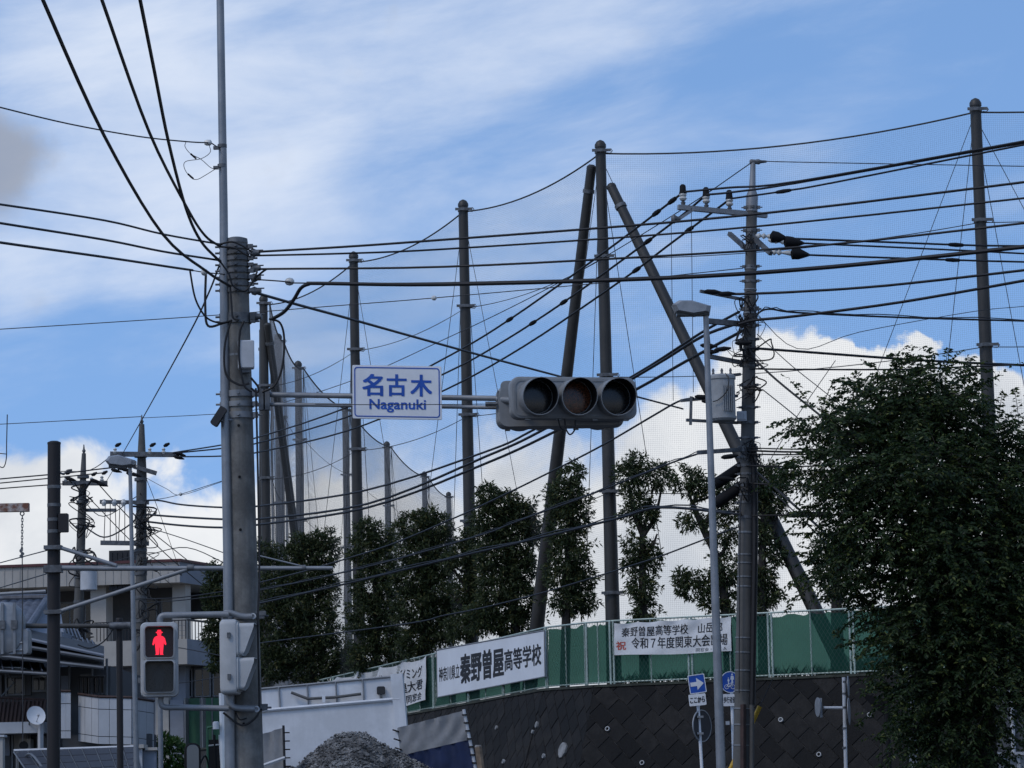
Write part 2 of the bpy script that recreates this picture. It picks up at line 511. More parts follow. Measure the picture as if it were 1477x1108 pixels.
def cable(px, D0, D1, r, label, group, name='overhead_cable', m='cable', k=5, cat='cable', sleeves=(), wrap=0.0):
    pts = catmull(along(px, D0, D1), k)
    # runs that leave the picture carry on to the next pole out of sight
    if px[-1][0] > 1500: pts.append(pts[-1] + (pts[-1] - pts[-2]).normalized() * 22)
    if px[0][0] <= -40 or px[0][1] < 0: pts.insert(0, pts[0] + (pts[0] - pts[1]).normalized() * 9)
    mb = MB().tube(pts, r, 5)
    if wrap or sleeves:
        o = thing(name, label, cat, pts[0], group)
        mb.build('strand', m, o)
        if wrap:
            n_ = len(pts)
            MB().tube([p + V((0, 0, r * (1.6 + .9 * math.sin(i * 1.7)))) for i, p in enumerate(pts)], r * .5, 4).build('messenger', m, o)
        for sx in sleeves:
            i = min(range(1, len(pts) - 1), key=lambda j: abs(proj(pts[j])[0] - sx))
            d = (pts[i+1] - pts[i-1]).normalized(); c = pts[i]
            MB().lathe(c - d * .2, d, [(0, r), (.05, r*1.7), (.2, r*2.1), (.36, r*1.7), (.4, r)], 8).build('splice_sleeve', 'black', o)
        return o
    return mb.build(name, m, label=label, cat=cat, group=group)

CRi = CR.transposed()
def proj(p):
    d = CRi @ (V(p) - V((0, 0, EYE)))
    return CX + F * d.x / -d.z, CY - F * d.y / -d.z

# ============================================================ ground and terrace
g = MB()
N_ = 24
xs = [-900 + 1800 * i / N_ for i in range(N_ + 1)]; ys = [-120 + 3100 * (j / N_) ** 2 for j in range(N_ + 1)]
g.add([(x, y, 0) for y in ys for x in xs], [(j*(N_+1)+i, j*(N_+1)+i+1, (j+1)*(N_+1)+i+1, (j+1)*(N_+1)+i) for j in range(N_) for i in range(N_)])
g.build('ground', 'asphalt', smooth=False, kind='structure')

# top edge of the retaining wall, right to left
WT = [P(1900, 940, 68.0), P(1280, 970, 72.4), P(858, 988, 75.4), P(785, 993, 78.2), P(600, 1027, 88.0), P(460, 1052, 97.0), P(330, 1074, 107.0), P(250, 1085, 120)]
def hnorm(a, b):
    d = V((b.x - a.x, b.y - a.y, 0)).normalized()
    n = V((-d.y, d.x, 0))
    return n if n.y < 0 else -n
WB = []
for i, t in enumerate(WT):
    ns = [hnorm(WT[j], WT[j+1]) for j in (i-1, i) if 0 <= j < len(WT) - 1]
    n = sum(ns, V((0, 0, 0))).normalized()
    WB.append(V((t.x, t.y, 0)) + n * .30 * t.z)
tr = MB()
for i in range(len(WT) - 1):
    a, b = WT[i] - V((0, 0, .12)), WT[i+1] - V((0, 0, .12))
    back = V((30, 260, 0))
    tr.add([a, b, b + back, a + back], [(0, 1, 2, 3)])
tr.build('school_terrace', 'earth', smooth=False, kind='structure')

# ============================================================ retaining wall of diagonal blocks
wall = thing('retaining_wall', 'tall dark retaining wall of diagonally laid blocks under the green fence', 'wall', ground_below(WB[2]))
bk = MB(); cp = MB()
for i in range(len(WT) - 1):
    a, b, c = WT[i], WT[i+1], WB[i]
    n = (b - a).cross(c - a).normalized()
    if n.y > 0: n = -n
    c2 = WB[i+1] - n * (WB[i+1] - a).dot(n)
    bk.quad(c - n*.012, c2 - n*.012, b - n*.012, a - n*.012, -n * .25)
    nn = hnorm(WT[i], WT[i+1])
    a, b = WT[i], WT[i+1]
    dz = V((0, 0, .06))
    cp.hexa([a + nn*.06 - dz, b + nn*.06 - dz, b - nn*.22 - dz, a - nn*.22 - dz, a + nn*.06, b + nn*.06, b - nn*.22, a - nn*.22])
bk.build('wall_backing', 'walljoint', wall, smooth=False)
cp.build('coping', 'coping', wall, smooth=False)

def clip(poly, a, b):
    """keep the part of poly left of a->b"""
    o = []
    f = lambda p: (b[0]-a[0])*(p[1]-a[1]) - (b[1]-a[1])*(p[0]-a[0])
    for i, p in enumerate(poly):
        q = poly[(i+1) % len(poly)]
        fp, fq = f(p), f(q)
        if fp >= 0: o.append(p)
        if fp * fq < 0:
            t = fp / (fp - fq)
            o.append((p[0] + (q[0]-p[0])*t, p[1] + (q[1]-p[1])*t))
    return o

def wall_frame(i):
    a, b, c = WT[i], WT[i+1], WB[i]
    ex = (b - a).normalized()
    n = (b - a).cross(c - a).normalized()
    if n.y > 0: n = -n
    ey = n.cross(ex)
    if ey.z < 0: ey = -ey
    return Fr(a, ex, ey, n)

cand = []
for i in (1, 2, 3, 4, 0):
    fr = wall_frame(i)
    loc2 = lambda p: ((p - fr.o).dot(fr.ex), (p - fr.o).dot(fr.ey))
    reg = [loc2(WT[i]), loc2(WT[i+1]), loc2(WB[i+1]), loc2(WB[i])]
    area = sum(reg[k][0]*reg[(k+1) % 4][1] - reg[(k+1) % 4][0]*reg[k][1] for k in range(4))
    if area < 0: reg.reverse()
    # stop just under the coping
    L, H, gap = .54, .40, .007
    c45 = math.sqrt(.5)
    umax = max(abs(p[0]) for p in reg)
    for r in range(-60, 60):
        for q in range(-60, 60):
            u0, v0 = q * L + (L/2 if r % 2 else 0), r * H
            quad = [(u0+gap, v0+gap), (u0+L-gap, v0+gap), (u0+L-gap, v0+H-gap), (u0+gap, v0+H-gap)]
            poly = [((x - y) * c45, (x + y) * c45 - 2.5) for x, y in quad]
            if all(abs(x) > umax + 1 for x, y in poly) or min(y for x, y in poly) > .2: continue
            for k in range(4):
                poly = clip(poly, reg[k], reg[(k+1) % 4])
                if len(poly) < 3: break
            if len(poly) < 3: continue
            cx = sum(p[0] for p in poly)/len(poly); cy = sum(p[1] for p in poly)/len(poly)
            X, Y = proj(fr(cx, cy))
            if not (560 < X < 1420 and Y < 1122): continue
            ar = abs(sum(poly[k][0]*poly[(k+1) % len(poly)][1] - poly[(k+1) % len(poly)][0]*poly[k][1] for k in range(len(poly)))) / 2
            if ar < .012: continue
            cand.append((fr, poly))
for k, (fr, poly) in enumerate(cand):
    w = .002 + rnd.random() * .010
    mb = MB(fr)
    if rnd.random() < .5: poly = poly[::-1]
    mb.plate(poly, [(-.02, 0), (w, .002), (w + .007, .016)])
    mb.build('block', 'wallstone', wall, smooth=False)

def on_wall(px, py):
    d = ray(px, py); o = V((0, 0, EYE))
    best = None
    for i in range(len(WT) - 1):
        fr = wall_frame(i)
        t = (fr.o - o).dot(fr.ez) / d.dot(fr.ez)
        p = o + d * t
        u = (p - fr.o).dot(fr.ex) / (WT[i+1] - WT[i]).length
        if -0.02 <= u <= 1.02 and t > 0 and best is None: best = (p, fr)
    return best
for px, py in ((877, 1052), (927, 1101), (1127, 1039), (1182, 1089), (1255, 1032), (786, 1091), (728, 1099)):
    p, fr = on_wall(px, py)
    MB().lathe(p - fr.ez * .05, fr.ez, [(0, .058), (.11, .058), (.11, .04), (.06, .04)], 12).build('drain_pipe', 'pipe', wall)
for px, py, s in ((813, 1082, .42), (718, 1050, .12), (776, 1046, .14), (770, 1056, .1)):
    p, fr = on_wall(px, py)
    q = Fr(p, fr.ex, fr.ey, fr.ez)
    pl = [(s*.55*math.cos(a)*(.75+.35*rnd.random()), s*.55*math.sin(a)*(.75+.4*rnd.random())) for a in [math.tau*j/9 for j in range(9)]]
    MB(q).plate(pl, [(0, 0), (.058, .0), (.064, .02)]).build('mortar_patch', 'patch', wall, smooth=False)

# ============================================================ green fence on the wall
fence = thing('green_fence', 'green chain link fence with windbreak sheet on top of retaining wall', 'fence', WT[2])
FH = 1.52
LSEG = [(WT[i], WT[i+1]) for i in range(len(WT) - 1)]
def fence_at(px):
    """point of the fence line seen at pixel column px (on the wall top)"""
    for a, b in LSEG:
        xa, xb = proj(a)[0], proj(b)[0]
        if xb <= px <= xa:
            lo, hi = 0.0, 1.0
            for _ in range(30):
                t = (lo + hi) / 2
                if proj(a.lerp(b, t))[0] > px: lo = t
                else: hi = t
            p = a.lerp(b, (lo+hi)/2)
            return p, hnorm(a, b)
    raise ValueError(px)
posts_px = [1850, 1720, 1600, 1470, 1346, 1229, 1111, 995, 882, 842, 785, 722, 672, 622, 583, 545, 510, 478, 449, 420, 395, 371]
Z1 = V((0, 0, 1))
for i, px in enumerate(posts_px):
    p, n = fence_at(px)
    for s in (-.045, .045):
        e = n.cross(Z1)
        MB().tube([p + e*s - n*.08, p + e*s - n*.08 + Z1*FH], .026, 6).build('post', 'fencemetal', fence)
lw = MB()
for i in range(len(posts_px) - 1):
    a, n = fence_at(posts_px[i]); b, _ = fence_at(posts_px[i+1])
    # the run turns at a corner between these posts only at corner posts
    off = -n * .08
    e = (b - a).normalized()
    MB().tube([a + off + Z1*FH, b + off + Z1*FH], .024, 6).build('top_rail', 'fencemetal', fence)
    MB().tube([a + off + Z1*.05, b + off + Z1*.05], .02, 6).build('bottom_rail', 'fencemetal', fence)
    m_ = a.lerp(b, .5)
    MB().tube([m_ + off, m_ + off + Z1*FH], .016, 5).build('middle_post', 'fencemetal', fence)
    so = off - n * .05
    topc = FH - .05
    sh = MB()
    nx, nz = 14, 6
    vs = [a.lerp(b, u/nx) + so - n*.03*math.sin(u*1.9+i)*math.sin(w_*.9) + Z1*(.06 + (topc-.06)*w_/nz + (rnd.uniform(-.06, .02) if w_ == nz else 0)) for w_ in range(nz+1) for u in range(nx+1)]
    sh.add(vs, [(w_*(nx+1)+u, w_*(nx+1)+u+1, (w_+1)*(nx+1)+u+1, (w_+1)*(nx+1)+u) for w_ in range(nz) for u in range(nx)])
    sh.build('windbreak_sheet', 'greensheet', fence)
    Lp = (b - a).length
    fo = off + n * .02
    if proj(a)[0] > 500 and proj(b)[0] < 1560:
        st = .10
        slope = FH * .62
        x = -slope
        while x < Lp:
            for sg in (1, -1):
                x0, x1 = x, x + slope
                z0, z1 = (.04, FH) if sg > 0 else (FH, .04)
                c0, c1 = max(0, x0), min(Lp, x1)
                if c1 - c0 < .02: continue
                za = z0 + (z1-z0)*(c0-x0)/slope; zb = z0 + (z1-z0)*(c1-x0)/slope
                lw.tube([a + fo + e*c0 + Z1*za, a + fo + e*c1 + Z1*zb], .0034, 3, cap=False)
            x += st
lw.build('chain_link', 'linkwire', fence, kind='stuff')
# weeds along the foot of the fence
vs, fs = [], []
for k in range(1500):
    px = rnd.uniform(890, 1440) if rnd.random() < .75 else rnd.uniform(1220, 1330)
    p, n = fence_at(px)
    b0 = p - n * rnd.uniform(.2, .9) + V((0, 0, -.1))
    h = rnd.uniform(.12, .45) * (1.5 if 1225 < px < 1300 else 1)
    a = rnd.uniform(0, 6.28); t = V((math.cos(a), math.sin(a), 0))
    q = len(vs)
    vs += [b0, b0 + t*.03 + Z1*h*.5, b0 + t*h*.35 + Z1*h, b0 - t*.01 + Z1*h*.55]
    fs.append((q, q+1, q+2, q+3))
link_mesh('weeds', vs, fs, 'grassleaf', smooth=False, kind='stuff', label='green weeds growing along the foot of the fence', cat='weeds')

def fence_pt(px, py, off=.06):
    """point seen at a pixel on the plane just in front of the fence"""
    p, n = fence_at(px)
    q = P(px, py, p.y + n.y * off)
    return q

def cloth(name, m, quad, parent, nx=40, ny=14, amp=.012, seed=0, scallop=.0):
    r = random.Random(seed)
    ph = [(r.uniform(3, 9), r.uniform(2, 6), r.uniform(0, 6)) for _ in range(5)]
    TL, TR, BL, BR = [V(q) for q in quad]
    nrm = (TR-TL).cross(TL-BL).normalized()
    if nrm.y > 0: nrm = -nrm
    def disp(u, v):
        d = sum(math.sin(a*u*3.1 + b*v*2 + c) for a, b, c in ph) / 5 * amp
        f_ = abs(math.sin(u*math.pi*5))
        d += amp * 1.2 * math.sin(u*math.pi*10 + v*2.2) * (1-v)**2            # creases fanning from the ties
        return nrm*d + V((0, 0, -scallop * f_ * (1-v)**2 + scallop*.5*math.sin(u*7+1)*v))
    vs = []
    for j in range(ny+1):
        for i in range(nx+1):
            u, v = i/nx, j/ny
            p = TL*(1-u)*(1-v) + TR*u*(1-v) + BL*(1-u)*v + BR*u*v
            vs.append(p + disp(u, v))
    fs = [(j*(nx+1)+i, j*(nx+1)+i+1, (j+1)*(nx+1)+i+1, (j+1)*(nx+1)+i) for j in range(ny) for i in range(nx)]
    mb = MB(); mb.add(vs, fs)
    back = [p - nrm*.006 for p in vs]
    mb.add(back, [f[::-1] for f in fs])
    o_ = mb.build(name, m, parent)
    CLOTH[o_.name] = disp
    return o_
CLOTH = {}

# big school name board
bq = [fence_pt(630, 938, .14), fence_pt(785, 909.5, .14), fence_pt(631, 1006, .14), fence_pt(786, 976, .14)]
sb = thing('school_board', 'large flat white board with bold black lettering fixed to green fence', 'sign board', bq[2])
TL, TR, BL, BR = bq
MB().quad(BL, BR, TR, TL, hnorm(WT[3], WT[4]) * -.04).build('board', 'board', sb, smooth=False)
eb = MB()
for a, b in ((TL, TR), (BL, BR), (TL, BL), (TR, BR)): eb.tube([a, b], .018, 5)
eb.build('edge_trim', 'sigbody', sb)
letter('神奈川県立', bq, (.02, .38, .225, .68), 'ink', sb, bold=.025)
letter('秦野曽屋', bq, (.235, .20, .64, .80), 'ink', sb, bold=.05)
letter('高等学校', bq, (.65, .27, .97, .72), 'ink', sb, bold=.035)

# congratulation banner on the right-hand run
rq = [fence_pt(886, 899, .02), fence_pt(1054, 889, .02), fence_pt(886, 946, .02), fence_pt(1055, 940, .02)]
cb = thing('cloth_banner', 'wrinkled white cloth banner with red and black lettering tied to fence', 'banner', rq[2])
cd_ = CLOTH[cloth('cloth', 'cloth', rq, cb, nx=90, ny=24, amp=.028, seed=3, scallop=.03).name]
letter('秦野曽屋高等学校　山岳部', rq, (.065, .13, .925, .43), 'ink', cb, out=.006, disp=cd_, bold=.012)
letter('祝', rq, (.02, .58, .10, .84), 'redink', cb, out=.006, disp=cd_, bold=.03)
letter('令和７年度関東大会出場', rq, (.15, .48, .97, .82), 'ink', cb, out=.006, disp=cd_, bold=.012)
letter('同窓会・ＰＴＡ', rq, (.70, .86, .96, .97), 'ink', cb, out=.006, disp=cd_)
tb = MB()
for px, py in ((886, 899), (920, 896), (960, 894), (1000, 891), (1054, 889)):
    p, n = fence_at(px)
    q = fence_pt(px, py, .02)
    tb.tube([q, V((p.x, p.y, p.z + FH)) - n*.08], .006, 4)
tb.build('tie', 'cable', cb)

# second banner on the far run
lq = [fence_pt(458, 983, .10), fence_pt(614, 946, .10), fence_pt(458, 1050, .10), fence_pt(615, 1012, .10)]
cl = thing('climbing_banner', 'sagging white cloth banner with hand drawn black lettering behind dump truck', 'banner', lq[2])
cd_ = CLOTH[cloth('cloth', 'cloth', lq, cl, nx=90, ny=24, amp=.05, seed=9, scallop=.09).name]
letter('リードクライミング', lq, (.62, .16, .96, .42), 'ink', cl, out=.008, disp=cd_, bold=.02)
letter('澤煌大君', lq, (.73, .48, .965, .72), 'ink', cl, out=.008, disp=cd_, bold=.025)
letter('Ａ・同窓会', lq, (.74, .78, .965, .96), 'ink', cl, out=.008, disp=cd_, bold=.02)

# ============================================================ ball net and its poles
NETZ = 18.2
def at_z(px, py, z):
    d = ray(px, py)
    return V((0, 0, EYE)) + d * ((z - EYE) / d.z)
near_np = [at_z(1407, 152, NETZ), at_z(866, 212, NETZ), at_z(668, 297, NETZ), at_z(510, 371, NETZ), at_z(380, 433, NETZ)]
step = near_np[0] - near_np[1]
far_np = [at_z(x, y, NETZ) for x, y in ((401, 488), (430, 527), (498, 588), (558, 642), (612, 685), (647, 714))]
allp = [near_np[0] + step * 1.05] + near_np + far_np
NPL = []
where = ['beyond the big leafy tree', 'rising behind the big leafy tree', 'steadied by two slanting props', 'between propped pole and signal sign', 'behind the crossing name sign', 'just right of the concrete signal pole']
for i, t in enumerate(allp):
    far = i > 5
    lab = 'tall brown net pole ' + where[i] if not far else ('first', 'second', 'third', 'fourth', 'fifth', 'last')[i-6] + ' distant thin net pole in the row receding from the corner net pole'
    o = thing('net_pole', lab, 'pole', V((t.x, t.y, 3.6)), 'net poles' if not far else 'distant net poles')
    r0, r1 = (.135, .20)
    MB().tube([V((t.x, t.y, 3.6)), V((t.x, t.y, 9)), t], [r1, (r0+r1)/2, r0], 14).build('shaft', 'netpole', o)
    MB().lathe(t, (0, 0, 1), [(-.02, r0*1.12), (.06, r0*1.1), (.14, r0*.75), (.18, r0*.2)], 12).build('cap', 'netpole', o)
    for z in ((NETZ-.12), NETZ-2.9, NETZ-6.0, NETZ-9.0, NETZ-11.6):
        rr = r0 + (r1-r0)*(NETZ-z)/14.6
        cm = MB().lathe((t.x, t.y, z), (0, 0, 1), [(-.05, rr+.02), (.05, rr+.02)], 12)
        cm.box((t.x + .02, t.y - rr - .03, z), (2*rr+.22, .04, .07))
        cm.build('clamp', 'clamp', o)
        MB().tube([V((t.x+rr+.02, t.y-.05, z+.04)), V((t.x+rr+.14, t.y-.05, z+.05)), V((t.x+rr+.17, t.y-.05, z)), V((t.x+rr+.12, t.y-.05, z-.06)), V((t.x+rr+.02, t.y-.05, z-.05))], .014, 5).build('ring_bolt', 'clamp', o)
# slanting props
def prop(top, base, label, r0=.125, r1=.20):
    d = (base - top).normalized()
    o = thing('net_pole_prop', label, 'prop', base)
    MB().tube([base, base.lerp(top, .5), top], [r1, (r0+r1)/2, r0], 14).build('shaft', 'netpole', o)
    MB().lathe(top, -d, [(-.02, r0*1.05), (.05, r0), (.1, r0*.5)], 12).build('cap', 'netpole', o)
    MB().lathe(top + d*.55, d, [(0, r0+.03), (.1, r0+.03)], 12).build('clamp', 'clamp', o)
pa, pb = near_np[1], near_np[4]
prop(P(853, 243, pa.y + .25), extend_down(P(853, 243, pa.y + .25), P(776, 890, pa.y + 3.0), 3.7), 'slanting prop leaning left against the tallest net pole')
prop(P(882, 270, pa.y - .3), extend_down(P(882, 270, pa.y - .3), P(1207, 945, pa.y - 3.6), 3.7), 'long slanting prop running down right behind the transformer pole')
prop(P(386, 470, pb.y - .3), extend_down(P(386, 470, pb.y - .3), P(424, 760, pb.y + 1.5), 3.6), 'slanting prop on the net pole beside the concrete signal pole', .12, .18)
prop(P(378, 478, pb.y + .35), extend_down(P(378, 478, pb.y + .35), P(379, 760, pb.y + 1.2), 3.6), 'upright stub pole strapped behind the net pole beside the signal pole', .10, .15)

net = thing('ball_net', 'huge fine mesh ball net hung between tall poles behind the trees', 'net', V((near_np[1].x, near_np[1].y, 4.0)))
ZB = 4.6
def sagf(u, s): return s * 4 * u * (1-u)
for i in range(len(allp) - 1):
    a, b = allp[i], allp[i+1]
    far = i >= 5
    Ls = (b - a).length
    s = .32
    pit = .052 if not far else .07
    rad = .00135 if not far else .0020
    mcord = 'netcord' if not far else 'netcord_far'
    off = V((0, .25, 0)) if not far else V((.2, 0, 0))
    nv = int(Ls / pit); nh = int((NETZ - .15 - ZB) / pit)
    mb = MB()
    vs, fs = [], []
    ax = (b - a).normalized(); nn = V((-ax.y, ax.x, 0))
    tri = [V((0, 0, 1)) * rad, nn * rad * .87 - V((0, 0, 1)) * rad * .5, -nn * rad * .87 - V((0, 0, 1)) * rad * .5]
    triv = [ax * rad, nn * rad * .87 - ax * rad * .5, -nn * rad * .87 - ax * rad * .5]
    def strand(pts, t3):
        q = len(vs)
        for p in pts:
            for t in t3: vs.append((p.x+t.x, p.y+t.y, p.z+t.z))
        for k in range(len(pts)-1):
            for c in range(3):
                c2 = (c+1) % 3
                fs.append((q+k*3+c, q+k*3+c2, q+k*3+3+c2, q+k*3+3+c))
    for k in range(nv + 1):
        u = k / nv
        p = a.lerp(b, u) + off
        ztop = NETZ - .15 - sagf(u, s)
        belly = .25 * math.sin(u * math.pi)
        pp = [V((p.x + nn.x*belly*w, p.y + nn.y*belly*w, z)) for z, w in ((ZB, 0), (ZB + (ztop-ZB)*.33, .8), (ZB + (ztop-ZB)*.66, .8), (ztop, 0))]
        strand(pp, triv)
    for k in range(nh + 1):
        z0 = ZB + (NETZ - .15 - ZB) * k / nh
        w = math.sin(math.pi * k / nh)
        pts = []
        for j in range(9):
            u = j / 8
            p = a.lerp(b, u) + off + nn * (.25 * math.sin(u*math.pi) * w)
            pts.append(V((p.x, p.y, z0 - sagf(u, s) * (k/nh))))
        strand(pts, tri)
    link_mesh('net_panel', vs, fs, mcord, net, smooth=False, kind='stuff')
    # head rope, tension wires and crossing stay lines
    rp = lambda z, sg: [V((*(a.lerp(b, j/16) + off).xy, z - sagf(j/16, sg))) for j in range(17)]
    MB().tube(rp(NETZ - .12, s), .022 if not far else .03, 5).build('head_rope', 'rope', net)
    for z in (NETZ-2.9, NETZ-6.0, NETZ-9.0):
        MB().tube(rp(z, .22), .011, 4).build('tension_wire', 'rope', net)
    A0, B0 = a + off - V((0, 0, .2)), b + off - V((0, 0, .2))
    h = min(6.0, 13)
    for f0, f1, d0, d1 in ((0, .42, 0, 9.5), (0, .16, 0, 10.5), (1, .58, 0, 9.5), (1, .86, 0, 10.5)):
        MB().tube([A0.lerp(B0, f0) - V((0, 0, d0)), A0.lerp(B0, f1) - V((0, 0, d1))], .009, 4).build('stay_line', 'rope', net)

# ============================================================ trees
def leaf_mesh(name, pts, dirs, ln, wd, m, parent, seed):
    """many small folded leaves: pts base points, dirs unit directions"""
    r = np.random.default_rng(seed)
    n = len(pts)
    pts = np.asarray(pts); dirs = np.asarray(dirs)
    dirs = dirs / np.linalg.norm(dirs, axis=1)[:, None]
    rv = r.normal(size=(n, 3)); rv[:, 2] += .6
    side = np.cross(dirs, rv); side /= np.linalg.norm(side, axis=1)[:, None] + 1e-9
    nrm = np.cross(side, dirs)
    L = (ln * r.uniform(.6, 1.25, n))[:, None]; Wd = (wd * r.uniform(.7, 1.2, n))[:, None]
    v = np.empty((n, 4, 3))
    v[:, 0] = pts
    v[:, 1] = pts + dirs*L*.45 + side*Wd*.5 + nrm*Wd*.12
    v[:, 2] = pts + dirs*L - nrm*Wd*.25
    v[:, 3] = pts + dirs*L*.45 - side*Wd*.5 + nrm*Wd*.12
    q = np.arange(n)[:, None] * 4
    faces = np.concatenate([np.hstack([q, q+1, q+2]), np.hstack([q, q+2, q+3])])
    return link_mesh(name, v.reshape(-1, 3), faces, m, parent, smooth=False)

def evergreen(name, label, group, D, trunk, limbs, blobs, leaf='leaf_oak', dens=1.0, ln=.14, wd=.045, seed=1, base_z=3.7, tr=.14):
    """trunk and limbs given as pixel polylines at depth D, blobs of foliage as (px, py, rx, ry)"""
    r = np.random.default_rng(seed)
    t = [P(x, y, D) for x, y in trunk]
    o = thing(name, label, 'tree', V((t[0].x, t[0].y, base_z)), group)
    t[0] = V((t[0].x, t[0].y, base_z))
    pts = catmull(t, 4)
    MB().tube(pts, [tr * (1 - .55*i/(len(pts)-1)) for i in range(len(pts))], 9).build('trunk', 'bark', o)
    mb = MB()
    k = D / F
    for lm in limbs:
        q = catmull([P(x, y, D + rnd.uniform(-.1, .1)) for x, y in lm], 4)
        mb.tube(q, [tr * .5 * (1 - .7*i/(len(q)-1)) for i in range(len(q))], 6)
    C, Dn = [], []
    for bx, by, rx, ry in blobs:
        c = np.array(tuple(P(bx, by, D)))
        R = np.array([rx*k, min(rx, ry)*k*.9, ry*k])
        # a twiggy limb from the trunk to the clump
        j = min(range(len(pts)), key=lambda q: (pts[q] - V(c)).length + (0 if pts[q].z < c[2] else .6))
        mb.tube([pts[j], pts[j].lerp(V(c), .5) + V((0, 0, -.06)), V(c)], [tr*.32, tr*.22, tr*.1], 5)
        nt_ = int(dens * (190 if bx > 770 else 300) * (rx * ry) / 900)
        u = r.normal(size=(nt_, 3)); u /= np.linalg.norm(u, axis=1)[:, None]
        rad = r.uniform(.25, 1.0, nt_) ** .55
        lump = 1 + .26*np.sin(u[:, 0]*5 + seed + bx) * np.cos(u[:, 2]*6 + by)
        rad = rad * lump * np.where(r.random(nt_) < .12, 1.22, 1.0)
        tip = c + u * R * rad[:, None]
        nl = 9
        tp = np.repeat(tip, nl, 0)
        ud = np.repeat(u, nl, 0)
        d = r.normal(size=(nt_*nl, 3)) * .75 + ud * .7
        d[:, 2] -= .35
        tp = tp + r.normal(size=tp.shape) * .045
        C.append(tp); Dn.append(d)
    mb.build('limbs', 'bark', o)
    leaf_mesh('crown', np.concatenate(C), np.concatenate(Dn), ln, wd, leaf, o, seed)
    return o

GT = 'pruned evergreen trees along the fence'
evergreen('evergreen_tree', 'forked evergreen tree with bare limbs above left end of lettered banner', GT, 78.6, [(928, 930), (927, 850), (926, 770)], [[(926, 770), (912, 735), (906, 690)], [(926, 775), (945, 745), (955, 700)], [(927, 800), (940, 790), (948, 770)]],
          [(905, 685, 20, 26), (918, 668, 16, 16), (947, 685, 24, 22), (915, 728, 22, 26), (935, 745, 16, 18), (918, 790, 20, 26), (940, 800, 16, 26), (926, 846, 24, 26), (928, 880, 22, 18), (908, 812, 12, 14)], seed=11, dens=.9)
evergreen('evergreen_tree', 'sparse open evergreen tree seen behind the street lamp post', GT, 77.3, [(1052, 930), (1045, 860), (1032, 800), (1015, 765), (998, 725)], [[(1034, 810), (1046, 790), (1056, 760)], [(1015, 765), (1028, 730), (1040, 705)]],
          [(990, 692, 26, 18), (1006, 706, 18, 18), (998, 752, 20, 15), (1042, 705, 26, 22), (1040, 768, 24, 22), (1003, 846, 32, 20), (985, 834, 16, 14), (1046, 822, 26, 26), (1030, 872, 22, 12), (1060, 870, 16, 18), (1056, 735, 20, 18)], seed=12, dens=.85)
evergreen('evergreen_tree', 'dense round topped evergreen tree just right of the transformer pole', GT, 76.4, [(1100, 930), (1099, 860), (1100, 780), (1103, 710)], [[(1100, 790), (1115, 770), (1122, 740)]],
          [(1108, 690, 26, 24), (1092, 715, 20, 26), (1116, 720, 20, 24), (1096, 775, 18, 26), (1118, 800, 14, 18), (1098, 835, 22, 20), (1112, 858, 18, 16), (1094, 880, 12, 18)], seed=13, dens=1.1)
evergreen('evergreen_tree', 'thin evergreen tree with straight trunk left of the big leafy tree', GT, 75.4, [(1207, 960), (1207, 880), (1204, 800)], [],
          [(1198, 790, 24, 22), (1192, 820, 18, 20), (1216, 800, 22, 26), (1204, 848, 18, 18), (1216, 880, 12, 16)], seed=14, tr=.19)
evergreen('evergreen_tree', 'tall column shaped evergreen tree right of the left slanting prop', GT, 80.6, [(812, 940), (818, 850), (822, 760), (824, 690)], [],
          [(824, 684, 18, 20), (818, 716, 28, 26), (828, 742, 26, 26), (812, 766, 26, 26), (824, 796, 32, 28), (812, 830, 30, 26), (836, 836, 26, 24), (820, 866, 34, 22), (842, 868, 18, 16), (800, 720, 12, 18)], seed=15)
evergreen('evergreen_tree', 'broad bushy evergreen tree left of the slanting prop', GT, 83.8, [(742, 950), (742, 850), (736, 770)], [[(742, 830), (760, 800), (768, 770)], [(740, 840), (715, 810), (700, 780)]],
          [(704, 716, 18, 20), (726, 728, 24, 20), (752, 740, 22, 20), (706, 752, 24, 24), (740, 768, 32, 26), (768, 766, 14, 24), (715, 800, 32, 28), (750, 815, 26, 28), (720, 850, 32, 30), (752, 868, 28, 30), (700, 890, 26, 26), (735, 900, 30, 20)], seed=16)
evergreen('evergreen_tree', 'evergreen tree wrapped around the net pole behind the name sign', GT, 86.6, [(682, 960), (680, 880), (676, 780)], [[(680, 860), (660, 830), (645, 812)], [(680, 890), (662, 868), (648, 858)]],
          [(682, 780, 20, 26), (664, 800, 18, 20), (692, 820, 18, 22), (672, 850, 20, 24), (690, 880, 22, 30), (664, 905, 22, 22), (648, 812, 12, 10)], seed=17, dens=.8)
evergreen('evergreen_tree', 'wide rounded evergreen tree behind the left end of school board', GT, 89.0, [(612, 980), (612, 880), (614, 800)], [],
          [(618, 744, 22, 14), (594, 762, 28, 20), (630, 766, 26, 24), (606, 795, 36, 28), (636, 812, 22, 26), (596, 835, 34, 28), (630, 855, 32, 30), (602, 880, 36, 30), (636, 905, 26, 24), (604, 925, 34, 24), (652, 880, 16, 24)], seed=18)
evergreen('evergreen_tree', 'evergreen tree with narrow crown directly above the climbing banner', GT, 92.6, [(545, 1000), (543, 900), (540, 800)], [],
          [(530, 762, 20, 14), (552, 776, 24, 18), (524, 796, 22, 24), (552, 816, 24, 26), (536, 845, 30, 28), (558, 872, 26, 28), (528, 890, 28, 30), (552, 922, 32, 28), (526, 950, 28, 24), (575, 940, 22, 22)], seed=19)
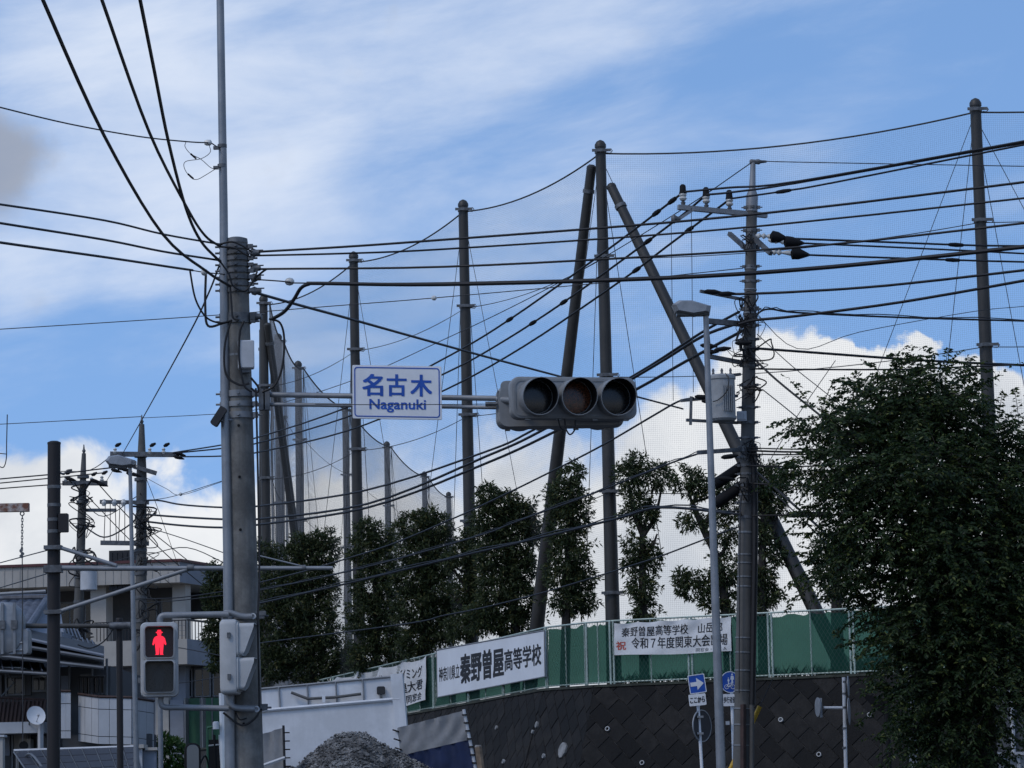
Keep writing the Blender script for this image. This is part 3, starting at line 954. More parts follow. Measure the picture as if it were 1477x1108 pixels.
evergreen('evergreen_tree', 'dark spreading evergreen tree right beside the concrete signal pole', GT, 97.5, [(450, 1020), (448, 920), (450, 820)], [[(462, 980), (472, 900), (475, 822)]],
          [(462, 780, 26, 18), (436, 786, 22, 16), (470, 800, 20, 22), (418, 806, 28, 20), (440, 830, 36, 28), (400, 846, 30, 30), (472, 850, 18, 34), (430, 875, 38, 32), (395, 900, 36, 36), (460, 905, 32, 34), (425, 935, 40, 30), (480, 940, 26, 30), (392, 960, 34, 26), (450, 968, 40, 22), (498, 960, 20, 26), (380, 800, 16, 20)], seed=20)
evergreen('evergreen_tree', 'leafy evergreen tree just left of the concrete signal pole', GT, 88, [(322, 1108), (322, 960), (318, 860)], [],
          [(312, 826, 14, 16), (322, 850, 20, 22), (304, 862, 14, 18), (318, 890, 22, 24), (306, 918, 12, 18), (326, 935, 20, 24), (312, 955, 14, 16)], seed=21, base_z=0.0)

# ---------------- the big zelkova
DT = 51.0
kt = DT / F
o = thing('zelkova_tree', 'big dark leafy tree with feathery drooping sprays hiding the fence end', 'tree', V((*P(1425, 1150, DT).xy, 0)))
tp = [V((*P(1425, 1150, DT).xy, 0)), P(1423, 1080, DT), P(1418, 980, DT), P(1405, 880, DT)]
tq = catmull(tp, 5)
MB().tube(tq, [.20 - .09*i/(len(tq)-1) for i in range(len(tq))], 12).build('trunk', 'bark', o)
blobs = [(1322, 600, 70, 52, 0), (1268, 600, 58, 44, .4), (1225, 620, 44, 38, -.3), (1378, 612, 60, 62, .2), (1350, 560, 42, 44, 0), (1290, 560, 38, 34, .3), (1440, 660, 66, 62, 0), (1195, 672, 44, 40, .2), (1190, 600, 30, 26, 0),
         (1250, 690, 60, 52, -.7), (1330, 690, 80, 64, -1.0), (1410, 735, 80, 72, -.6), (1490, 700, 70, 80, .2), (1210, 730, 42, 38, -.3), (1290, 765, 76, 56, -.9), (1372, 800, 80, 64, -1.1), (1455, 820, 80, 74, -.7),
         (1225, 785, 44, 36, .2), (1205, 822, 36, 26, -.2), (1300, 835, 66, 44, -.4), (1350, 885, 78, 48, -.9), (1430, 905, 82, 60, -1.0), (1275, 880, 42, 30, .2), (1300, 925, 44, 34, -.3), (1365, 960, 64, 50, -.8), (1440, 990, 62, 56, -.9),
         (1330, 1000, 38, 40, -.2), (1370, 1045, 58, 46, -.6), (1325, 1065, 32, 40, 0), (1395, 1095, 56, 34, -.4), (1535, 800, 90, 100, .3), (1550, 940, 80, 110, .2), (1540, 640, 60, 60, .3), (1475, 900, 50, 80, -.6),
         (1330, 640, 110, 60, .9), (1400, 780, 120, 90, .9), (1400, 900, 110, 80, .9), (1385, 1010, 80, 70, .7)]
r = np.random.default_rng(5)
C, Dn, twigs = [], [], MB()
limb = MB()
blobs = [(x_, y_, a_*.90, b_*.90, d_) for x_, y_, a_, b_, d_ in blobs]
for bi, (bx, by, rx, ry, dy) in enumerate(blobs):
    c = np.array(tuple(P(bx, by, DT + dy)))
    R = np.array([rx*kt, .85*min(rx, ry)*kt + .15, ry*kt])
    j = min(range(5, len(tq)), key=lambda q: (tq[q] - V(c)).length)
    s0 = tq[j]; e0 = V(c)
    limb.tube(catmull([s0, s0.lerp(e0, .5) + V((0, 0, .12)), e0], 4), [.07, .06, .055, .05, .04, .034, .028, .022, .016], 6)
    nt_ = int(rx * ry * .066)
    u = r.normal(size=(nt_, 3)); u /= np.linalg.norm(u, axis=1)[:, None]
    rad = r.uniform(.15, 1.0, nt_) ** .6
    far_ = r.random(nt_) < .10
    rad = np.where(far_, np.maximum(rad, .8) * r.uniform(1.1, 1.42, nt_), rad)
    st = c + u * R * rad[:, None]
    hd = u * np.array([1, 1, .35]) + r.normal(size=(nt_, 3)) * .35
    hd[:, 2] += .12
    hd /= np.linalg.norm(hd, axis=1)[:, None]
    ln = r.uniform(.28, .58, nt_) * np.where(far_, 1.25, 1.0)
    droop = r.uniform(.25, .8, nt_)
    nl = 15
    for k in range(nl):
        t = (k + .5) / nl
        p = st + hd * (ln * t)[:, None]
        p[:, 2] -= droop * ln * t * t * .75
        tang = hd.copy(); tang[:, 2] -= droop * t * 1.5
        sd = np.cross(tang, np.array([0, 0, 1.0])); sd /= np.linalg.norm(sd, axis=1)[:, None] + 1e-6
        d = tang * .6 + sd * (1 if k % 2 else -1) * .9 + r.normal(size=(nt_, 3)) * .22
        d[:, 2] -= .30
        C.append(p + r.normal(size=p.shape)*.006); Dn.append(d)
    for q in range(0, nt_, 2):
        a = V(st[q]); b = a + V(hd[q]) * float(ln[q] * .55); b.z -= float(droop[q]*ln[q]*.2)
        twigs.tube([a - V(hd[q])*.12, a, b], .004, 3, cap=False)
# upright sprigs above the crown
for bx, by, tx, ty in ((1345, 560, 1341, 515), (1362, 560, 1368, 498), (1330, 560, 1322, 532), (1440, 610, 1448, 562), (1470, 610, 1462, 556), (1300, 550, 1290, 520), (1250, 580, 1232, 534), (1190, 640, 1150, 612), (1172, 690, 1130, 682), (1190, 760, 1150, 740), (1392, 590, 1398, 560)):
    a, b = P(bx, by, DT), P(tx, ty, DT)
    tip = b + V((0, 0, -.05))
    path = catmull([a, a.lerp(b, .6) + V((0, 0, .08)), tip], 6)
    twigs.tube(path, .005, 4)
    pp = np.array([tuple(p) for p in path])
    for k in range(26):
        t = k / 25 * (len(path) - 1.001); i = int(t)
        p = pp[i] + (pp[i+1] - pp[i]) * (t - i)
        d = (pp[i+1] - pp[i]); d = d / np.linalg.norm(d)
        sd = np.cross(d, [0, 1, 0]) * (1 if k % 2 else -1)
        C.append(p[None]); Dn.append((d*.4 + sd*.9 + r.normal(size=3)*.3 + np.array([0, 0, -.35]))[None])
# feathery sprays that break the outline
BC = [(np.array(tuple(P(bx, by, DT + dy))), np.array([rx*kt, .85*min(rx, ry)*kt + .15, ry*kt])) for bx, by, rx, ry, dy in blobs]
made = 0
for tries in range(9000):
    if made >= 430: break
    bi = int(r.integers(len(BC)))
    c, R = BC[bi]
    u = r.normal(size=3); u /= np.linalg.norm(u)
    p0 = c + u * R * .9
    if any(k != bi and (((p0 - c2) / (R2 * .92))**2).sum() < 1 for k, (c2, R2) in enumerate(BC)): continue
    made += 1
    d = u * np.array([1, .7, .45]) + r.normal(size=3)*.28; d[2] += .5 if u[2] > 0 else .12
    d /= np.linalg.norm(d)
    L_ = r.uniform(.35, .85); dr_ = r.uniform(.3, .9)
    path = [V(p0 + d*L_*t - np.array([0, 0, dr_*L_*t*t*.6])) for t in np.linspace(0, 1, 7)]
    twigs.tube(path, [.007, .006, .0055, .005, .004, .003, .002], 3, cap=False)
    subs = [path] 
    for q in (2, 3, 4, 5):
        sd = np.cross(d, [0, 0, 1.0]); sd /= np.linalg.norm(sd) + 1e-6
        e = d*.7 + sd*(1 if q % 2 else -1)*.8 + r.normal(size=3)*.2
        l2_ = L_ * r.uniform(.25, .5)
        a0 = np.array(tuple(path[q]))
        subs.append([V(a0 + e*l2_*t - np.array([0, 0, .35*l2_*t*t])) for t in np.linspace(0, 1, 5)])
    for si, pa_ in enumerate(subs):
        pp = np.array([tuple(p) for p in pa_]); nl = 20 if si == 0 else 9
        for k in range(nl):
            t = (k + .5)/nl*(len(pp)-1.001); i = int(t)
            if si == 0 and k < 4: continue
            p = pp[i] + (pp[i+1]-pp[i])*(t-i); tg = pp[i+1]-pp[i]; tg = tg/np.linalg.norm(tg)
            sd = np.cross(tg, [0, 0, 1.0]); sd /= np.linalg.norm(sd)+1e-6
            C.append(p[None]); Dn.append((tg*.6 + sd*(1 if k % 2 else -1)*.9 + r.normal(size=3)*.25 + np.array([0, 0, -.3]))[None])
limb.build('limbs', 'bark', o)
twigs.build('twigs', 'bark', o)
leaf_mesh('crown', np.concatenate(C), np.concatenate(Dn), .092, .046, 'leaf_big', o, 5)

# round bush by the houses
def bush(label, px, py, rx, ry, D, seed):
    r = np.random.default_rng(seed)
    c0 = P(px, py, D); k = D / F
    o = thing('shrub', label, 'shrub', V((c0.x, c0.y, 0)))
    MB().tube([V((c0.x, c0.y, 0)), V((c0.x, c0.y, c0.z))], [.06, .03], 6).build('stem', 'bark', o)
    n = 3600
    u = r.normal(size=(n, 3)); u /= np.linalg.norm(u, axis=1)[:, None]
    rad = r.uniform(.5, 1, n) ** .4 * (1 + .12*np.sin(u[:, 0]*7)*np.cos(u[:, 2]*9))
    pts = np.array(tuple(c0)) + u * np.array([rx*k, rx*k, ry*k]) * rad[:, None]
    leaf_mesh('foliage', pts, u + r.normal(size=(n, 3))*.7, .12, .06, 'leaf_bush', o, seed)
bush('rounded bright green shrub behind the pedestrian signal', 243, 1104, 34, 42, 78, 31)
bush('small green shrub under the carport roof', 150, 1122, 20, 20, 72, 33)

# ============================================================ concrete signal pole in the foreground
DP = 30.0
def clampring(c, ax, r, h, o, name='band', bolts=True, m='clamp'):
    mb = MB().lathe(c - V(ax)*h/2, ax, [(0, r), (h, r)], 16)
    if bolts:
        for s in (-1, 1):
            mb.box((c.x + s*(r+.015), c.y - r*.35, c.z), (.05, .05, h*.9))
            mb.lathe((c.x + s*(r+.03), c.y - r*.35, c.z), (s, 0, 0), [(0, .011), (.05, .011)], 6)
        mb.lathe((c.x, c.y - r, c.z), (0, -1, 0), [(0, .016), (.03, .016)], 6)
    return mb.build(name, m, o)

ptop, plow = P(341, 350, DP), P(355, 1108, DP)
pbase = extend_down(ptop, plow, 0)
mp = thing('signal_pole', 'thick concrete pole with steel mast, carrying signals and cable bands', 'pole', pbase)
ax_p = (ptop - pbase).normalized()
pr = lambda z: .108 + .012*(ptop.z - z)
MB().tube([pbase, pbase.lerp(ptop, .5), ptop], [pr(0), pr(ptop.z/2), pr(ptop.z)], 28).build('shaft', 'concrete', mp)
MB().lathe(ptop, ax_p, [(-.01, .112), (.035, .108), (.05, .06), (.055, .01)], 20).build('top_cap', 'clamp', mp)
def on_pole(y):
    z0 = P(345, y, DP).z
    return pbase.lerp(ptop, z0 / ptop.z)
mast = [P(316.5, -70, DP-.06), P(322.5, 300, DP-.06), P(324.5, 560, DP-.08), P(329, 800, DP-.11), P(332, 1108, DP-.16)]
mast.append(extend_down(mast[3], mast[4], 0))
MB().tube(mast, [.036, .041, .046, .049, .053, .056], 14).build('steel_mast', 'galv', mp)
for y, h in ((357, .045), (366, .03), (374, .04), (383, .035), (392, .04), (401, .045), (411, .04), (420, .04), (458, .07), (465, .03), (569, .06), (584, .05), (600, .06), (890, .055), (1022, .055), (513, .02)):
    c = on_pole(y)
    clampring(c, ax_p, pr(c.z) + (.016 if y != 513 else .002), h, mp, bolts=y != 513, m='clamp' if y < 500 or y > 800 else 'galv_pale')
for y in (366, 388, 402, 421, 458):
    c = on_pole(y)
    MB().lathe(c + V((pr(c.z)+.03, -.02, 0)), (1, -.2, 0), [(0, .035), (.03, .045), (.06, .03), (.09, .03)], 10).build('spool_insulator', 'clamp', mp)
    MB().lathe(c + V((pr(c.z)+.01, .0, .03)), (1, 0, 0), [(0, .007), (.14, .007)], 6).build('bolt', 'clamp', mp)
for y in (616, 690, 766, 1045):
    c = on_pole(y)
    MB().lathe(c + V((.0, -pr(c.z)+.004, 0)), (0, -1, 0), [(0, .015), (.012, .013)], 8).build('bolt_hole', 'black', mp)
# white meter box with its cables
fr = facing(P(355, 511, DP-.22), .1)
MB(fr).plate(rrect(.158, .275, .015), [(-.09, .0), (0, 0), (.012, .012)]).build('meter_box', 'boxgrey', mp)
MB(fr).box((0, -.15, -.05), (.08, .05, .07)).build('meter_box_gland', 'clamp', mp)
# detector unit tilted on its bracket
fr = Fr(P(315, 600, DP-.2), V((.55, 0, .83)).normalized(), V((-.83, 0, .55)), V((0, -1, 0)))
MB(fr).plate(rrect(.20, .075, .02), [(-.1, 0), (0, 0)]).build('detector_box', 'darkmetal', mp)
MB().tube([P(312, 606, DP-.12), P(345, 606, DP-.1)], .016, 6).build('detector_bracket', 'galv_pale', mp)
# loose loops of cable on the pole
for pts, rr in (([(297, 393), (296, 440), (300, 470), (322, 466), (335, 462)], .012), ([(333, 462), (324, 500), (326, 540), (345, 555), (360, 553)], .011), ([(352, 463), (346, 480), (345, 520), (352, 555), (362, 565)], .012),
                ([(332, 415), (334, 440), (336, 458), (345, 462)], .010), ([(318, 378), (330, 395), (336, 412), (352, 420), (362, 410), (371, 392)], .010), ([(362, 545), (372, 558), (371, 566), (362, 560)], .012),
                ([(369, 560), (371, 640), (373, 740), (374, 830), (372, 890), (373, 960), (374, 1020), (368, 1036), (352, 1046), (340, 1042), (322, 1028)], .010), ([(388, 460), (404, 466), (410, 490), (407, 530), (396, 556), (378, 566)], .012),
                ([(340, 1028), (346, 1038), (356, 1036)], .008), ([(318, 352), (335, 349), (352, 356), (364, 364)], .010), ([(318, 356), (338, 358), (352, 366), (362, 371)], .010)):
    MB().tube(catmull([P(x, y, DP - .24) for x, y in pts], 6), rr, 6).build('cable_loop', 'cable', mp)
for y in (889, 1023):
    c = on_pole(y)
    MB().lathe(P(365 + (y-889)*.04, y, DP-.22), (0, -1, 0), [(0, .030), (.03, .030), (.03, .018), (.01, .018)], 14).build('bracket_end_ring', 'boxgrey', mp)
    MB().box(tuple(c + V((.17, -.05, .02))), (.10, .08, .045)).build('bracket_lug', 'clamp', mp)
# two horizontal arms that carry the name sign and the vehicle signals
arm = mp
MB().tube([P(345, 568, DP), P(400, 569.5, DP-.1), P(728, 575, DP-.7)], .026, 12).build('upper_pipe', 'galv_pale', arm)
MB().tube([P(345, 584, DP), P(400, 583.5, DP-.1), P(728, 588, DP-.7)], .019, 12).build('lower_pipe', 'galv_pale', arm)
for px, py in ((722, 580), (378, 577), (385, 577)):
    MB().box(tuple(P(px, py, DP-.1 - .6*(px > 600))), (.06, .09, .20)).build('arm_clamp', 'clamp', arm)
MB().tube([P(700, 583, DP-.75), P(716, 583, DP-.75)], .024, 8).build('turnbuckle', 'clamp', arm)

# crossing name sign
DSG = 29.2
q = [P(508.5, 527, DSG), P(637, 529, DSG), P(509, 604, DSG), P(637, 605, DSG)]
ns = thing('name_sign', 'white rectangular crossing name sign with blue lettering on signal arm', 'sign', q[2])
ex = (q[1]-q[0]).normalized(); ey = (q[0]-q[2]).normalized(); ez = ex.cross(ey)
w_, h_ = (q[1]-q[0]).length, (q[0]-q[2]).length
fr = Fr((q[0]+q[3])/2, ex, ey, ez)
MB(fr).plate(rrect(w_, h_, .012), [(-.028, 0), (-.002, 0), (0, .002)]).build('panel', 'signwhite', ns)
MB(fr).frame_ring(rrect(w_-.035, h_-.035, .03), rrect(w_-.055, h_-.055, .022), 0.0005, .003).build('blue_border', 'signblue', ns, smooth=False)
letter('名', q, (.115, .165, .335, .565), 'signblue', ns, bold=.03)
letter('古', q, (.39, .165, .60, .565), 'signblue', ns, bold=.03)
letter('木', q, (.655, .165, .885, .565), 'signblue', ns, bold=.03)
letter('Naganuki', q, (.19, .63, .82, .875), 'signblue', ns, bold=.022)
for px in (540, 605):
    MB().box(tuple(P(px, 578, DSG+.28)), (.04, .46, .17)).build('mounting_bracket', 'clamp', ns)

def vehicle_signal(name, o, yaw, tilt, label, cat='traffic signal', mirror=False):
    fr = facing(o, yaw, tilt)
    t = thing(name, label, cat, o)
    Wd, H = 1.215, .40
    MB(fr).plate(rrect(Wd, H, .085, 6), [(-.15, .03), (-.11, .004), (-.012, 0), (.006, .010), (.012, .03)]).build('housing', 'sigbody', t)
    MB(fr).frame_ring(rrect(Wd-.05, H-.05, .07, 6), rrect(Wd-.09, H-.09, .06, 6), .008, .018).build('door_rim', 'sigbody', t)
    for k, x in enumerate((-.375, 0, .375)):
        x *= 1.0
        n = 28
        R0, R1 = .165, .172
        vs, fs = [], []
        prof = []
        for a in range(n):
            th = math.tau * a / n
            ln = .275 * (.62 + .38 * (math.sin(th) * .5 + .5) ** .8)
            c, s = math.cos(th), math.sin(th)
            prof.append((c, s, ln))
        for R, base in ((R1, 0), (R0, 0)):
            for c, s, ln in prof: vs.append((x + c*R, s*R, .006))
            for c, s, ln in prof: vs.append((x + c*R, s*R - .02, ln))
        for a in range(n):
            b = (a + 1) % n
            fs += [(a, b, n+b, n+a), (2*n+b, 2*n+a, 3*n+a, 3*n+b), (n+a, n+b, 3*n+b, 3*n+a)]
        v = MB(fr).add(vs, fs).build('visor', 'sigbody', t)
        MB(fr).plate([(x + .178*math.cos(math.tau*a/28), .178*math.sin(math.tau*a/28)) for a in range(28)], [(.004, 0), (.022, 0), (.024, .012)]).build('lens_ring', 'sigbody', t)
        MB(fr).plate([(x + .152*math.cos(math.tau*a/28), .152*math.sin(math.tau*a/28)) for a in range(28)], [(.02, 0), (.040, .0), (.048, .05), (.052, .12)]).build('lens', 'amber' if k == 1 and not mirror else 'siglens', t)
    lt = MB(fr)
    for x in (-.45, -.15, .2, .5): lt.box((x, -H/2 - .004, -.02), (.05, .018, .03))
    lt.build('latch', 'sigbody', t, smooth=False)
    return t
def black_inside(t, fr, xs):
    for x in xs:
        n = 28; vs, fs = [], []
        for a in range(n):
            th = math.tau*a/n; ln = .272 * (.62 + .38*(math.sin(th)*.5+.5)**.8)
            vs.append((x + math.cos(th)*.1635, math.sin(th)*.1635, .03))
            vs.append((x + math.cos(th)*.1635, math.sin(th)*.1635 - .02, ln))
        for a in range(n):
            b = (a+1) % n
            fs.append((2*a, 2*a+1, 2*b+1, 2*b))
        MB(fr).add(vs, fs).build('visor_lining', 'black', t)

so = P(828, 574, 29.0)
yw, tl = math.radians(13), math.radians(-2)
vs1 = vehicle_signal('vehicle_signal', so, yw, tl, 'unlit three lamp horizontal traffic signal with round visors facing forward')
black_inside(vs1, facing(so, yw, tl), (-.375, 0, .375))
so2 = P(807, 589, 29.42)
vs2 = vehicle_signal('vehicle_signal', so2, math.pi + .05, .03, 'grey back of the traffic signal mounted behind the forward facing signal', mirror=True)
MB().tube([P(718, 576, 29.3), P(740, 578, 29.2), P(752, 580, 29.1)], .035, 10).build('mount_pipe', 'galv_pale', vs1)
MB().tube([P(718, 588, 29.3), P(740, 590, 29.3), P(760, 590, 29.4)], .03, 10).build('mount_pipe', 'galv_pale', vs2)
MB(facing(P(735, 572, 29.25))).plate(rrect(.17, .30, .05), [(-.1, 0), (.0, 0)]).build('mount_hub', 'sigbody', vs2)
for pts in ([(805, 604), (808, 616), (814, 622)], [(814, 604), (816, 618), (822, 627), (829, 620), (830, 606)]):
    MB().tube(catmull([P(x, y, 28.95) for x, y in pts], 5), .008, 5).build('cable_tail', 'cable', vs1)

# ---------------- pedestrian signals
MAN = [(-.12, 1.0), (.12, 1.0), (.14, .93), (.24, .91), (.24, .88), (.15, .87), (.13, .80), (.10, .77), (.30, .72), (.40, .64), (.49, .42), (.42, .38), (.34, .44), (.30, .52), (.29, .36), (.24, .04), (.30, .0), (.04, .0), (.03, .06), (.015, .30),
       (-.015, .30), (-.03, .06), (-.04, .0), (-.30, .0), (-.24, .04), (-.29, .36), (-.30, .52), (-.34, .44), (-.42, .38), (-.49, .42), (-.40, .64), (-.30, .72), (-.10, .77), (-.13, .80), (-.15, .87), (-.24, .88), (-.24, .91), (-.14, .93)]
def ped_signal(o, yaw, label, lit):
    fr = facing(o, yaw)
    t = thing('pedestrian_signal', label, 'pedestrian signal', o)
    Wd, H = .355, .705
    MB(fr).plate(rrect(Wd, H, .05, 6), [(-.15, .025), (-.13, 0), (-.01, 0), (.004, .008)]).build('housing', 'pedbody', t)
    for k, y in enumerate((.163, -.163)):
        so_, si_ = rrect(Wd-.02, .325, .045, 6), rrect(Wd-.095, .285, .03, 6)
        f2 = Fr(fr(0, y, 0), fr.ex, fr.ey, fr.ez)
        # hood: a deep sleeve, cut back towards the bottom
        n = len(si_)
        vs, fs = [], []
        for L, ring in enumerate((rrect(Wd-.06, .305, .04, 6), rrect(Wd-.085, .290, .035, 6))):
            for x, yy in ring: vs.append((x, yy, .0))
            for x, yy in ring: vs.append((x, yy, .17 if yy > .0 else max(.03, .17 + yy*.75)))
        for a in range(n):
            b = (a+1) % n
            fs += [(a, b, n+b, n+a), (2*n+b, 2*n+a, 3*n+a, 3*n+b), (n+a, n+b, 3*n+b, 3*n+a)]
        MB(f2).add(vs, fs).build('hood', 'pedbody', t)
        MB(f2).frame_ring(so_, si_, .001, .022).build('lamp_frame', 'pedbody', t)
        MB(f2).plate(rrect(Wd-.09, .288, .03, 4), [(.003, 0), (.008, 0)]).build('lamp_panel', 'ledred' if k == 0 and lit else 'leddark', t)
        pts = [(x*.135, -.118 + yy*.235, .0125) for x, yy in MAN]
        if k == 0 and lit:
            MB(f2).add(pts, [tuple(range(len(pts)))]).build('standing_figure', 'redlight', t, smooth=False)
        elif lit:
            MB(f2).add(pts, [tuple(range(len(pts)))]).build('unlit_figure', 'unlitfig', t, smooth=False)
    for y in (.20, -.19): MB(fr).box((-Wd/2 - .012, y, -.06), (.03, .05, .03)).build('latch', 'clamp', t)
    return t
M['unlitfig'] = mat('unlit_figure_lens', (.05, .048, .042), .4, var=.2, scale=50)
p1 = P(230, 951.5, 29.55)
s1 = ped_signal(p1, math.radians(6), 'pedestrian signal facing forward with the red standing figure lit', True)
p2 = P(343, 948, 29.66)
s2 = ped_signal(p2, math.radians(88), 'pedestrian signal seen side on with hoods pointing right', False)
for o_, pts, rr in ((s1, [(231, 899), (231, 893), (236, 888), (260, 887.5), (330, 886)], .030), (s1, [(232, 1005), (232, 1014), (238, 1020), (262, 1020.5), (330, 1022)], .028)):
    MB().tube(catmull([P(x, y, 29.66) for x, y in pts], 5), rr, 12).build('bracket_pipe', 'galv_pale', o_)
for o_, pts, rr in ((s2, [(325, 896), (325, 885), (332, 884), (350, 889), (364, 889)], .028), (s2, [(330, 1002), (331, 1014), (340, 1021), (368, 1023)], .03)):
    MB().tube(catmull([P(x, y, 29.72) for x, y in pts], 5), rr, 12).build('bracket_pipe', 'galv_pale', o_)

# ============================================================ transformer pole on the right
DU = 54.0
ut, ul = P(1084.5, 285, DU), P(1070.5, 1108, DU)
ub = extend_down(ut, ul, 0)
up_ = thing('transformer_pole', 'tall concrete utility pole with transformer, crossarms and tangled cables', 'utility pole', ub)
axu = (ut - ub).normalized()
ur = lambda z: .092 + .0072 * (ut.z - z)
MB().tube([ub, ub.lerp(ut, .5), ut], [ur(0), ur(ut.z/2), ur(ut.z)], 18).build('shaft', 'concrete_far', up_)
tp_ = P(1086, 232, DU)
MB().lathe(ut - axu*.25, (tp_ - ut), [(0, .105), (.28, .105), (.40, .06), ((tp_-ut).length + .2, .045), ((tp_-ut).length + .25, .035)], 12).build('steel_top', 'galv_pale', up_)
MB().lathe(tp_ + V((-.06, 0, -.02)), (1, 0, 0), [(0, .03), (.03, .05), (.10, .04), (.16, .05), (.2, .03), (.30, .02)], 8).build('top_insulator', 'clamp', up_)
def on_u(y):
    z0 = P(1078, y, DU).z
    return ub.lerp(ut, z0 / ut.z)
def bar(a, b, w, m='galv_pale', parent=None, name='crossarm'):
    d = (b - a); L = d.length; d.normalize()
    s = d.cross(V((0, 0, 1))).normalized(); u = s.cross(d)
    fr = Fr(a, d, u, s)
    return MB(fr).box((L/2, 0, 0), (L, w, w)).build(name, m, parent, smooth=False)
bar(P(978, 299, DU-.4), P(1106, 311, DU+.1), .085, 'galv_pale', up_)
bar(P(974, 320, DU-.5), P(1002, 301, DU-.4), .05, 'galv_pale', up_, 'arm_bracket')
MB().lathe(P(968, 316, DU-.5), (1, 0, 0), [(0, .05), (.05, .09), (.1, .05), (.16, .03)], 8).build('end_insulator', 'clamp', up_)
for px, py in ((985.5, 297), (1019, 301), (1052.5, 305)):
    b = P(px, py, DU-.38 + .28*(px-985)/67)
    ins = MB().lathe(b, (0, 0, 1), [(0, .03), (.06, .045), (.06, .03), (.12, .03)], 10).build('insulator_pin', 'clamp', up_)
    MB().lathe(b + V((0, 0, .10)), (0, 0, 1), [(0, .05), (.03, .068), (.06, .05), (.09, .068), (.13, .05)], 12).build('insulator', 'porcelain', up_)
    MB().lathe(b + V((0, 0, .22)), (0, 0, 1), [(0, .072), (.05, .06), (.13, .055), (.16, .03)], 10).build('insulator_cap', 'black', up_)
bar(P(1052, 337, DU+.5), P(1078, 360, DU), .07, 'clamp', up_)
bar(P(1082, 338, DU-.1), P(1112, 366, DU-.6), .07, 'clamp', up_)
for a, b, c in (((1090, 340), (1110, 341), (1137, 345)), ((1108, 346), (1130, 349), (1160, 351)), ((1112, 364), (1140, 365), (1168, 368))):
    D_ = DU - .35
    a3, b3, c3 = P(*a, D_), P(*b, D_), P(*c, D_)
    d = (b3 - a3).normalized()
    MB().lathe(a3, d, [(0, .02), (.06, .05), (.10, .02), (.14, .055), (.19, .02), ((b3-a3).length, .05)], 10).build('strain_insulator', 'porcelain', up_)
    d2 = (c3 - b3)
    MB().lathe(b3, d2, [(0, .03), (.04, .11), (d2.length*.45, .10), (d2.length*.8, .05), (d2.length, .02)], 10).build('clamp_cover', 'black', up_)
for a, b, D0, w in (((1010, 420), (1076, 433), DU-.4, .05), ((1018, 463), (1076, 468), DU-.5, .09), ((1022, 514), (1074, 524), DU-.4, .07), ((1006, 653), (1076, 648), DU-.3, .07), ((982, 578), (1064, 571), DU-.3, .05), ((990, 606), (1064, 610), DU-.3, .05), ((1020, 545), (1068, 540), DU-.2, .05), ((1020, 468), (1023, 500), DU-.4, .05)):
    bar(P(*a, D0), P(*b, DU), w, 'clamp', up_)
bar(P(997, 572, DU-.3), P(996, 613, DU-.3), .05, 'clamp', up_, 'hanger')
# transformer drum
tcn = P(1043, 606, DU-.45)
th_ = (P(1043, 541, DU-.45) - tcn).length
td = MB().lathe(tcn, (0, 0, 1), [(-.02, .20), (.02, .235), (.06, .235), (.06, .222), (th_-.08, .222), (th_-.08, .24), (th_-.03, .24), (th_, .20)], 24).build('transformer', 'trans', up_)
for k in range(6):
    MB().box((tcn.x + .0 + k*.035, tcn.y - .222 + .012*max(0, k-2), tcn.z + th_*.46), (.010, .05, th_*.58)).build('cooling_fin', 'trans', td, smooth=False)
for dx in (-.15, 0, .15):
    MB().lathe(tcn + V((dx, -.05, th_-.02)), (0, 0, 1), [(0, .022), (.03, .03), (.06, .018), (.09, .026), (.13, .012)], 8).build('bushing', 'clamp', td)
MB().tube(catmull([tcn + V(p) for p in ((.05, -.2, th_), (.10, -.27, th_-.1), (.06, -.28, th_*.6), (-.08, -.26, th_*.42), (-.18, -.22, th_*.38))], 5), .010, 5).build('lead', 'cable', td)
fr = facing(P(1070, 600, DU-.16))
MB(fr).plate(rrect(.17, .17, .01), [(-.06, 0), (.0, 0)]).build('junction_box', 'boxgrey', up_)
for k in range(3): MB(fr).box((-.05 + k*.05, 0, .012), (.03, .12, .02)).build('junction_cover', 'boxgrey', up_, smooth=False)
for y, h in ((300, .06), (333, .06), (357, .08), (385, .05), (388, .02), (406, .05), (418, .02), (446, .08), (452, .03), (470, .06), (490, .05), (505, .04), (528, .05), (556, .05), (588, .04), (610, .05), (632, .04), (648, .10), (660, .04), (672, .05), (684, .04), (700, .06), (714, .03), (725, .04), (746, .05), (768, .03), (800, .02), (812, .02), (832, .02), (846, .02), (920, .02), (941, .02), (967, .02), (996, .02), (1022, .02), (1045, .02), (1075, .02)):
    c = on_u(y)
    clampring(c, axu, ur(c.z) + .012, h, up_, bolts=y < 730 and h > .03, m='clamp' if h > .03 else 'galv_pale')
# cable bundle and conduits down the shaft
cy_ = lambda px, y, d: P(px, y, DU - d)
MB().tube(catmull([cy_(1087, 640, .1), cy_(1089, 760, .12), cy_(1087, 900, .12), cy_(1085, 1016, .12)], 5), .055, 8).build('cable_bundle', 'cable', up_)
MB().tube([cy_(1084.5, 1014, .12), extend_down(cy_(1084.5, 1014, .12), cy_(1084, 1108, .14), .0)], .042, 10).build('conduit', 'concrete_far', up_)
MB().tube(catmull([cy_(1078, 690, .2), cy_(1069, 720, .2), cy_(1067, 800, .2), cy_(1066, 1000, .22)], 5), .012, 6).build('conduit', 'wire', up_)
a_, b_ = cy_(1072, 1016, .2), cy_(1072, 1108, .2)
MB().tube([a_, extend_down(a_, b_, 0)], .05, 4).build('channel_cover', 'woodbrown', up_)
